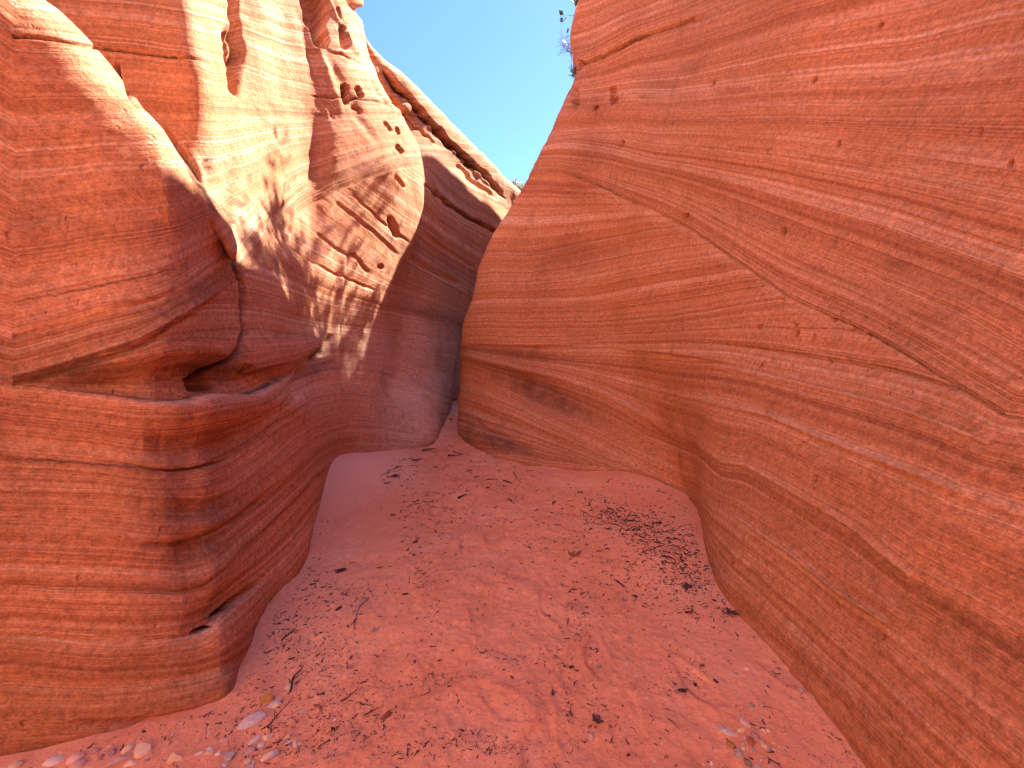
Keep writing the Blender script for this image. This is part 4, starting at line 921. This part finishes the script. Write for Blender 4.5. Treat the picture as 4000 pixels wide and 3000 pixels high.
def tuft(px, py, s, label):
    vs, fs = [], []; g = random.Random(5)
    for q in range(26):
        a = g.uniform(-.5, 3.6); L = g.uniform(.3, .6); tube(vs, fs, [(0, 0, .03), (math.cos(a) * L * .5, math.sin(a) * L * .3, g.uniform(.05, .25)), (math.cos(a) * L, math.sin(a) * L * .7, g.uniform(.0, .3))], [.016, .012, .005], 3)
    return put('root_tuft', mesh_of('root_tuft', vs, fs, M_straw, True), px, py, s, -.5, label, 'roots', None, .3)
tuft(2318, 2330, 60, 'pale tangled root tuft right of the footprints')

# -- twig litter: the 300 largest bits are things, the crumbs between them one mass
CL = [(2470,2045,140,38,18,330),(2400,2020,70,22,10,90),(2600,2130,110,45,35,170),(2650,2200,90,40,35,110),(2700,2280,60,35,35,90),(2480,1885,80,12,14,45),(2680,2180,70,60,0,60),(2530,2230,120,70,0,130),
      (1560,1865,60,22,0,50),(1490,1842,50,9,28,45),(1540,2012,34,12,0,28),(1690,2000,130,50,0,130),(1650,1960,60,30,0,60),(2000,1895,110,22,6,80),(1800,1830,190,26,0,90),(1640,1765,90,22,-28,60),(1730,1690,25,35,-30,30),
      (1620,2160,26,80,0,80),(1900,2020,160,40,0,70),(1200,2520,110,190,0,420),(1080,2500,30,90,-60,80),(1350,2690,130,90,0,170),(1205,2160,10,100,0,40),(1090,2420,20,40,-60,40),(1290,2330,60,70,0,60),(1380,2350,60,30,0,50),(1370,2560,90,70,0,80),
      (2270,2420,24,90,-12,90),(2240,2350,60,60,0,50),(1700,2930,130,15,-10,60),(1950,2945,90,18,0,40),(2215,2770,12,90,0,40),(2360,2840,80,50,0,40),(2650,2700,55,12,6,35),(2710,2640,30,30,0,20),(2800,2390,70,40,30,70),(2620,2400,100,70,0,80),(3070,2620,35,30,0,25),
      (1700,2650,70,16,10,40),(1990,2580,110,14,8,40),(2190,2580,60,40,0,40),(2140,2100,90,60,0,60),(1700,2400,40,160,0,80),(1000,2700,60,60,-50,70),(900,2830,90,50,0,70),(1130,2860,110,70,0,120),(1430,2880,120,60,0,70),(2100,2300,200,120,0,120)]
pts = []
for cx, cy, rx, ry, an, n in CL:
    a = R_(an)
    for k in range(int(n * (3.2 if n > 100 and cx > 2300 else 1.5))):
        u, v = random.gauss(0, rx), random.gauss(0, ry); pts.append((cx + u * math.cos(a) - v * math.sin(a), cy + u * math.sin(a) + v * math.cos(a)))
for k in range(2600): pts.append((random.uniform(0, 3400), random.uniform(1740, 3040)))
for seg, q in ((POLY[16:23], 190), (POLY[2:9], 150)):
    for k in range(q):
        j = random.randint(0, len(seg) - 2); t = random.random(); pts.append((seg[j][0] + (seg[j+1][0] - seg[j][0]) * t + random.gauss(0, 12), seg[j][1] + (seg[j+1][1] - seg[j][1]) * t + random.gauss(0, 9)))
pts = [p for p in pts if inside(*p)]
pa = np.array(pts); gx, gy, gz = Garr(pa[:, 0], pa[:, 1])
keep = np.hypot((gx + 2.3) / 1.0, (gy - 5.0) / 1.1) > .75
far_edge = (pa[:, 0] < 1560) & (pa[:, 1] > 1800) & (pa[:, 1] < 2090) & (pa[:, 0] > 1260) & (rng.random(len(pa)) > .12) & ~((pa[:, 0] > 1480) & (pa[:, 1] < 1900))
keep &= ~far_edge
pa, gx, gy, gz = pa[keep], gx[keep], gy[keep], gz[keep]
N_ = len(pa); ln = np.clip(rng.lognormal(math.log(.0095), .5, N_), .004, .028) * np.clip(gy / 2.3, .8, 2.3); th = np.clip(ln * rng.uniform(.07, .13, N_), .0008, .0036); rot = rng.uniform(0, 6.28, N_)
appar = ln / gy; order = np.argsort(-appar)
AREAS = [('left', 'small dark twig in the sand litter along the left wall', 'dark twigs along the left wall', lambda x, y: x < 1500 and y > 2100),
         ('dense', 'small dark twig in the dense litter beside the right wall', 'dark twigs of the dense litter', lambda x, y: x > 2300 and y < 2350),
         ('far', 'small dark twig on the far sand below the rock nose', 'dark twigs on the far sand', lambda x, y: y <= 2100),
         ('low', 'small dark twig in the lower right sand round the pebbles', 'dark twigs round the right pebbles', lambda x, y: x > 2400),
         ('mid', 'small dark twig among the footprints in the middle sand', 'dark twigs among the footprints', lambda x, y: True)]
base_tw = [twig_mesh('twig', 100 + k, M_twig, .06 + .02 * (k % 3), (0, 0, 1, 0, 2)[k % 5], .5) for k in range(14)]
for c, i in enumerate(order[:285]):
    o = link('twig', base_tw[c % 14]); o.location = (gx[i], gy[i], gz[i] + .0005); o.rotation_euler = (rng.uniform(-.1, .1), rng.uniform(-.08, .08), rot[i]); L = ln[i] * 1.25; o.scale = (L, L, L)
    lab = next(a for a in AREAS if a[3](pa[i, 0], pa[i, 1])); tag(o, lab[1], 'twig', lab[2])
rest = order[285:]; V, Fc = [], []
for i in rest:
    a, L, r0 = rot[i], ln[i], th[i] * 1.2; ca, sa = math.cos(a), math.sin(a); bd = random.uniform(-.35, .35) * L
    b0 = len(V)
    for k in range(4):
        t = k / 3 - .5; ox = t * L; oy = bd * (4 * t * t - 1) * .5; rr = r0 * (1.1, 1.3, 1.0, .4)[k]
        for j in range(3):
            q = 2.094 * j + .5; px_, py_ = ox, oy + rr * math.cos(q)
            V.append((gx[i] + px_ * ca - py_ * sa, gy[i] + px_ * sa + py_ * ca, gz[i] + rr * (.55 + math.sin(q)) + (.002 if k == 3 else 0)))
    for k in range(3):
        for j in range(3):
            p, q = b0 + k * 3 + j, b0 + k * 3 + (j + 1) % 3; Fc.append((p, q, q + 3, p + 3))
    Fc.append((b0, b0 + 1, b0 + 2)); Fc.append((b0 + 11, b0 + 10, b0 + 9))
tag(link('twig_litter', mesh_of('twig_litter', V, Fc, M_twig, True)), 'crumbs of dark twig litter strewn over the sand floor', 'litter', None, 'stuff')

# -- rubble where the passage bends away
for k, (px, py, s) in enumerate([(1782, 1560, 34), (1770, 1590, 30), (1796, 1590, 22), (1778, 1622, 18), (1762, 1640, 14)]):
    stone(px, py, s, ('brown', 'pink', 'mauve', 'pink', 'brown')[k], ('brown rubble block, highest in the dark gap behind the rock nose', 'pinkish rubble block under the highest one in the dark gap', 'mauve rubble block hugging the rock nose in the dark gap', 'small pink rubble piece low in the dark gap', 'smallest brown rubble piece at the mouth of the dark gap')[k], k, 1, .8, 1.2)

# -- shrubs on the rims
def shrub(root, size, lean, seed, label, leafy, cat='shrub', name='shrub', group=None, nst=7, spread=.9):
    g = random.Random(seed); e = bpy.data.objects.new(name, None); S.collection.objects.link(e); e.location = root; tag(e, label, cat, group)
    vs, fs, lv, lf = [], [], [], []
    lean = mathutils.Vector(lean)
    def leafq(p):
        for q in range(g.randint(2, 4)):
            d = mathutils.Vector((g.gauss(0, 1), g.gauss(0, 1), g.gauss(0, 1))).normalized(); u = d.orthogonal().normalized() ; s = size * g.uniform(.018, .034)
            c = p + mathutils.Vector((g.gauss(0, 1), g.gauss(0, 1), g.gauss(0, 1))) * size * .03; b = len(lv)
            lv.extend([tuple(c - d * s * 1.6), tuple(c + u * s * .7), tuple(c + d * s * 1.6), tuple(c - u * s * .7)]); lf.append((b, b + 1, b + 2, b + 3))
    def grow(p, d, L, r, lvl):
        pts_, rd = [p], [r]
        for k in range(4):
            d = (d + mathutils.Vector((g.gauss(0, .22), g.gauss(0, .22), g.gauss(0, .18)))).normalized(); p = p + d * L / 4; pts_.append(p); rd.append(r * (1 - .18 * (k + 1)))
            if lvl < 3:
                for q in range(1 if lvl else 2):
                    nd = (d + mathutils.Vector((g.gauss(0, .7), g.gauss(0, .7), g.gauss(0, .5)))).normalized(); grow(p, nd, L * g.uniform(.45, .62), r * .5, lvl + 1)
            if lvl >= 2 and g.random() < leafy: leafq(p)
        tube(vs, fs, pts_, rd, 3)
    for k in range(nst):
        d = (lean + mathutils.Vector((g.gauss(0, spread), g.gauss(0, spread), abs(g.gauss(.6, .4))))).normalized()
        grow(mathutils.Vector((0, 0, -.02)), d, size * g.uniform(.4, .62), size * .012, 0 if k < 4 else 1)
    link('branches', mesh_of('branches', vs, fs, M_wood), e)
    if lf: link('foliage', mesh_of('foliage', lv, lf, M_green), e)
    return e
def on_wall(B, p):
    d = ((B - np.array(p)) ** 2).sum(-1); i = np.unravel_index(np.argmin(d), d.shape); return tuple(float(v) for v in B[i])
shrub(on_wall(BR, P(2128, 600, 7.4)), .22, (-.6, 0, .5), 1, 'grey-leaved shrub on the right rim, lower on the slope above the notch', .8, nst=8, spread=.5)
shrub(on_wall(BR, P(2100, 640, 7.4)), .20, (-.6, 0, .4), 2, 'smallest grey shrub on the right rim, just above the notch', .7, nst=6, spread=.5)
shrub(on_wall(BR, P(2228, 295, 7.3)), .24, (-.7, 0, .5), 3, 'thin twiggy shrub on the right rim at the end of the wall crack', .12, nst=7, spread=.45)
shrub(on_wall(BR, P(2262, 190, 7.3)), .40, (-1.0, 0, -.1), 4, 'bare branching bush leaning out over the right rim', .0, nst=4, spread=.25, name='bare_bush')
shrub(on_wall(BR, P(2268, 110, 7.3)), .26, (-1.0, 0, .0), 8, 'single bare dead branch sticking out of the right rim near the top', .0, nst=1, spread=.15, name='bare_bush')
for k, (x, y, z, sz) in enumerate([(1.85, 7.2, 7.1, 1.5), (2.2, 8.0, 7.2, 2.2), (2.3, 6.6, 8.0, 1.1), (2.3, 8.9, 7.2, 1.9)]):
    shrub(on_wall(BR, (x, y, z)), sz, (-.35, -.1, .8), 20 + k, ('second', 'third', 'frontmost', 'rearmost')[k] + ' tall open bush growing on top of the right wall, above the rock nose', .35, nst=9, spread=.6)
dom = ICO_V.copy(); dom = dom[:, :] * np.array([5.0, 5.0, 3.3]) * (1 + .06 * fnoise(dom, 2, 3, 5))[:, None] + np.array([.6, 23.5, 6.3])
d_ = link('slickrock_dome', mesh_of('slickrock_dome', dom, ICO_F, var_mat('pale_slickrock', ((.60, .42, .30), (.70, .52, .38)), .95, 2), True)); d_['kind'] = 'structure'
b_ = P(2003, 752, 19.5); shrub((b_[0], b_[1], b_[2] - .25), 1.2, (0, 0, .8), 31, 'rounded juniper bush in the notch between the two canyon rims', .8, 'bush', 'juniper_bush', None, 10, .9)
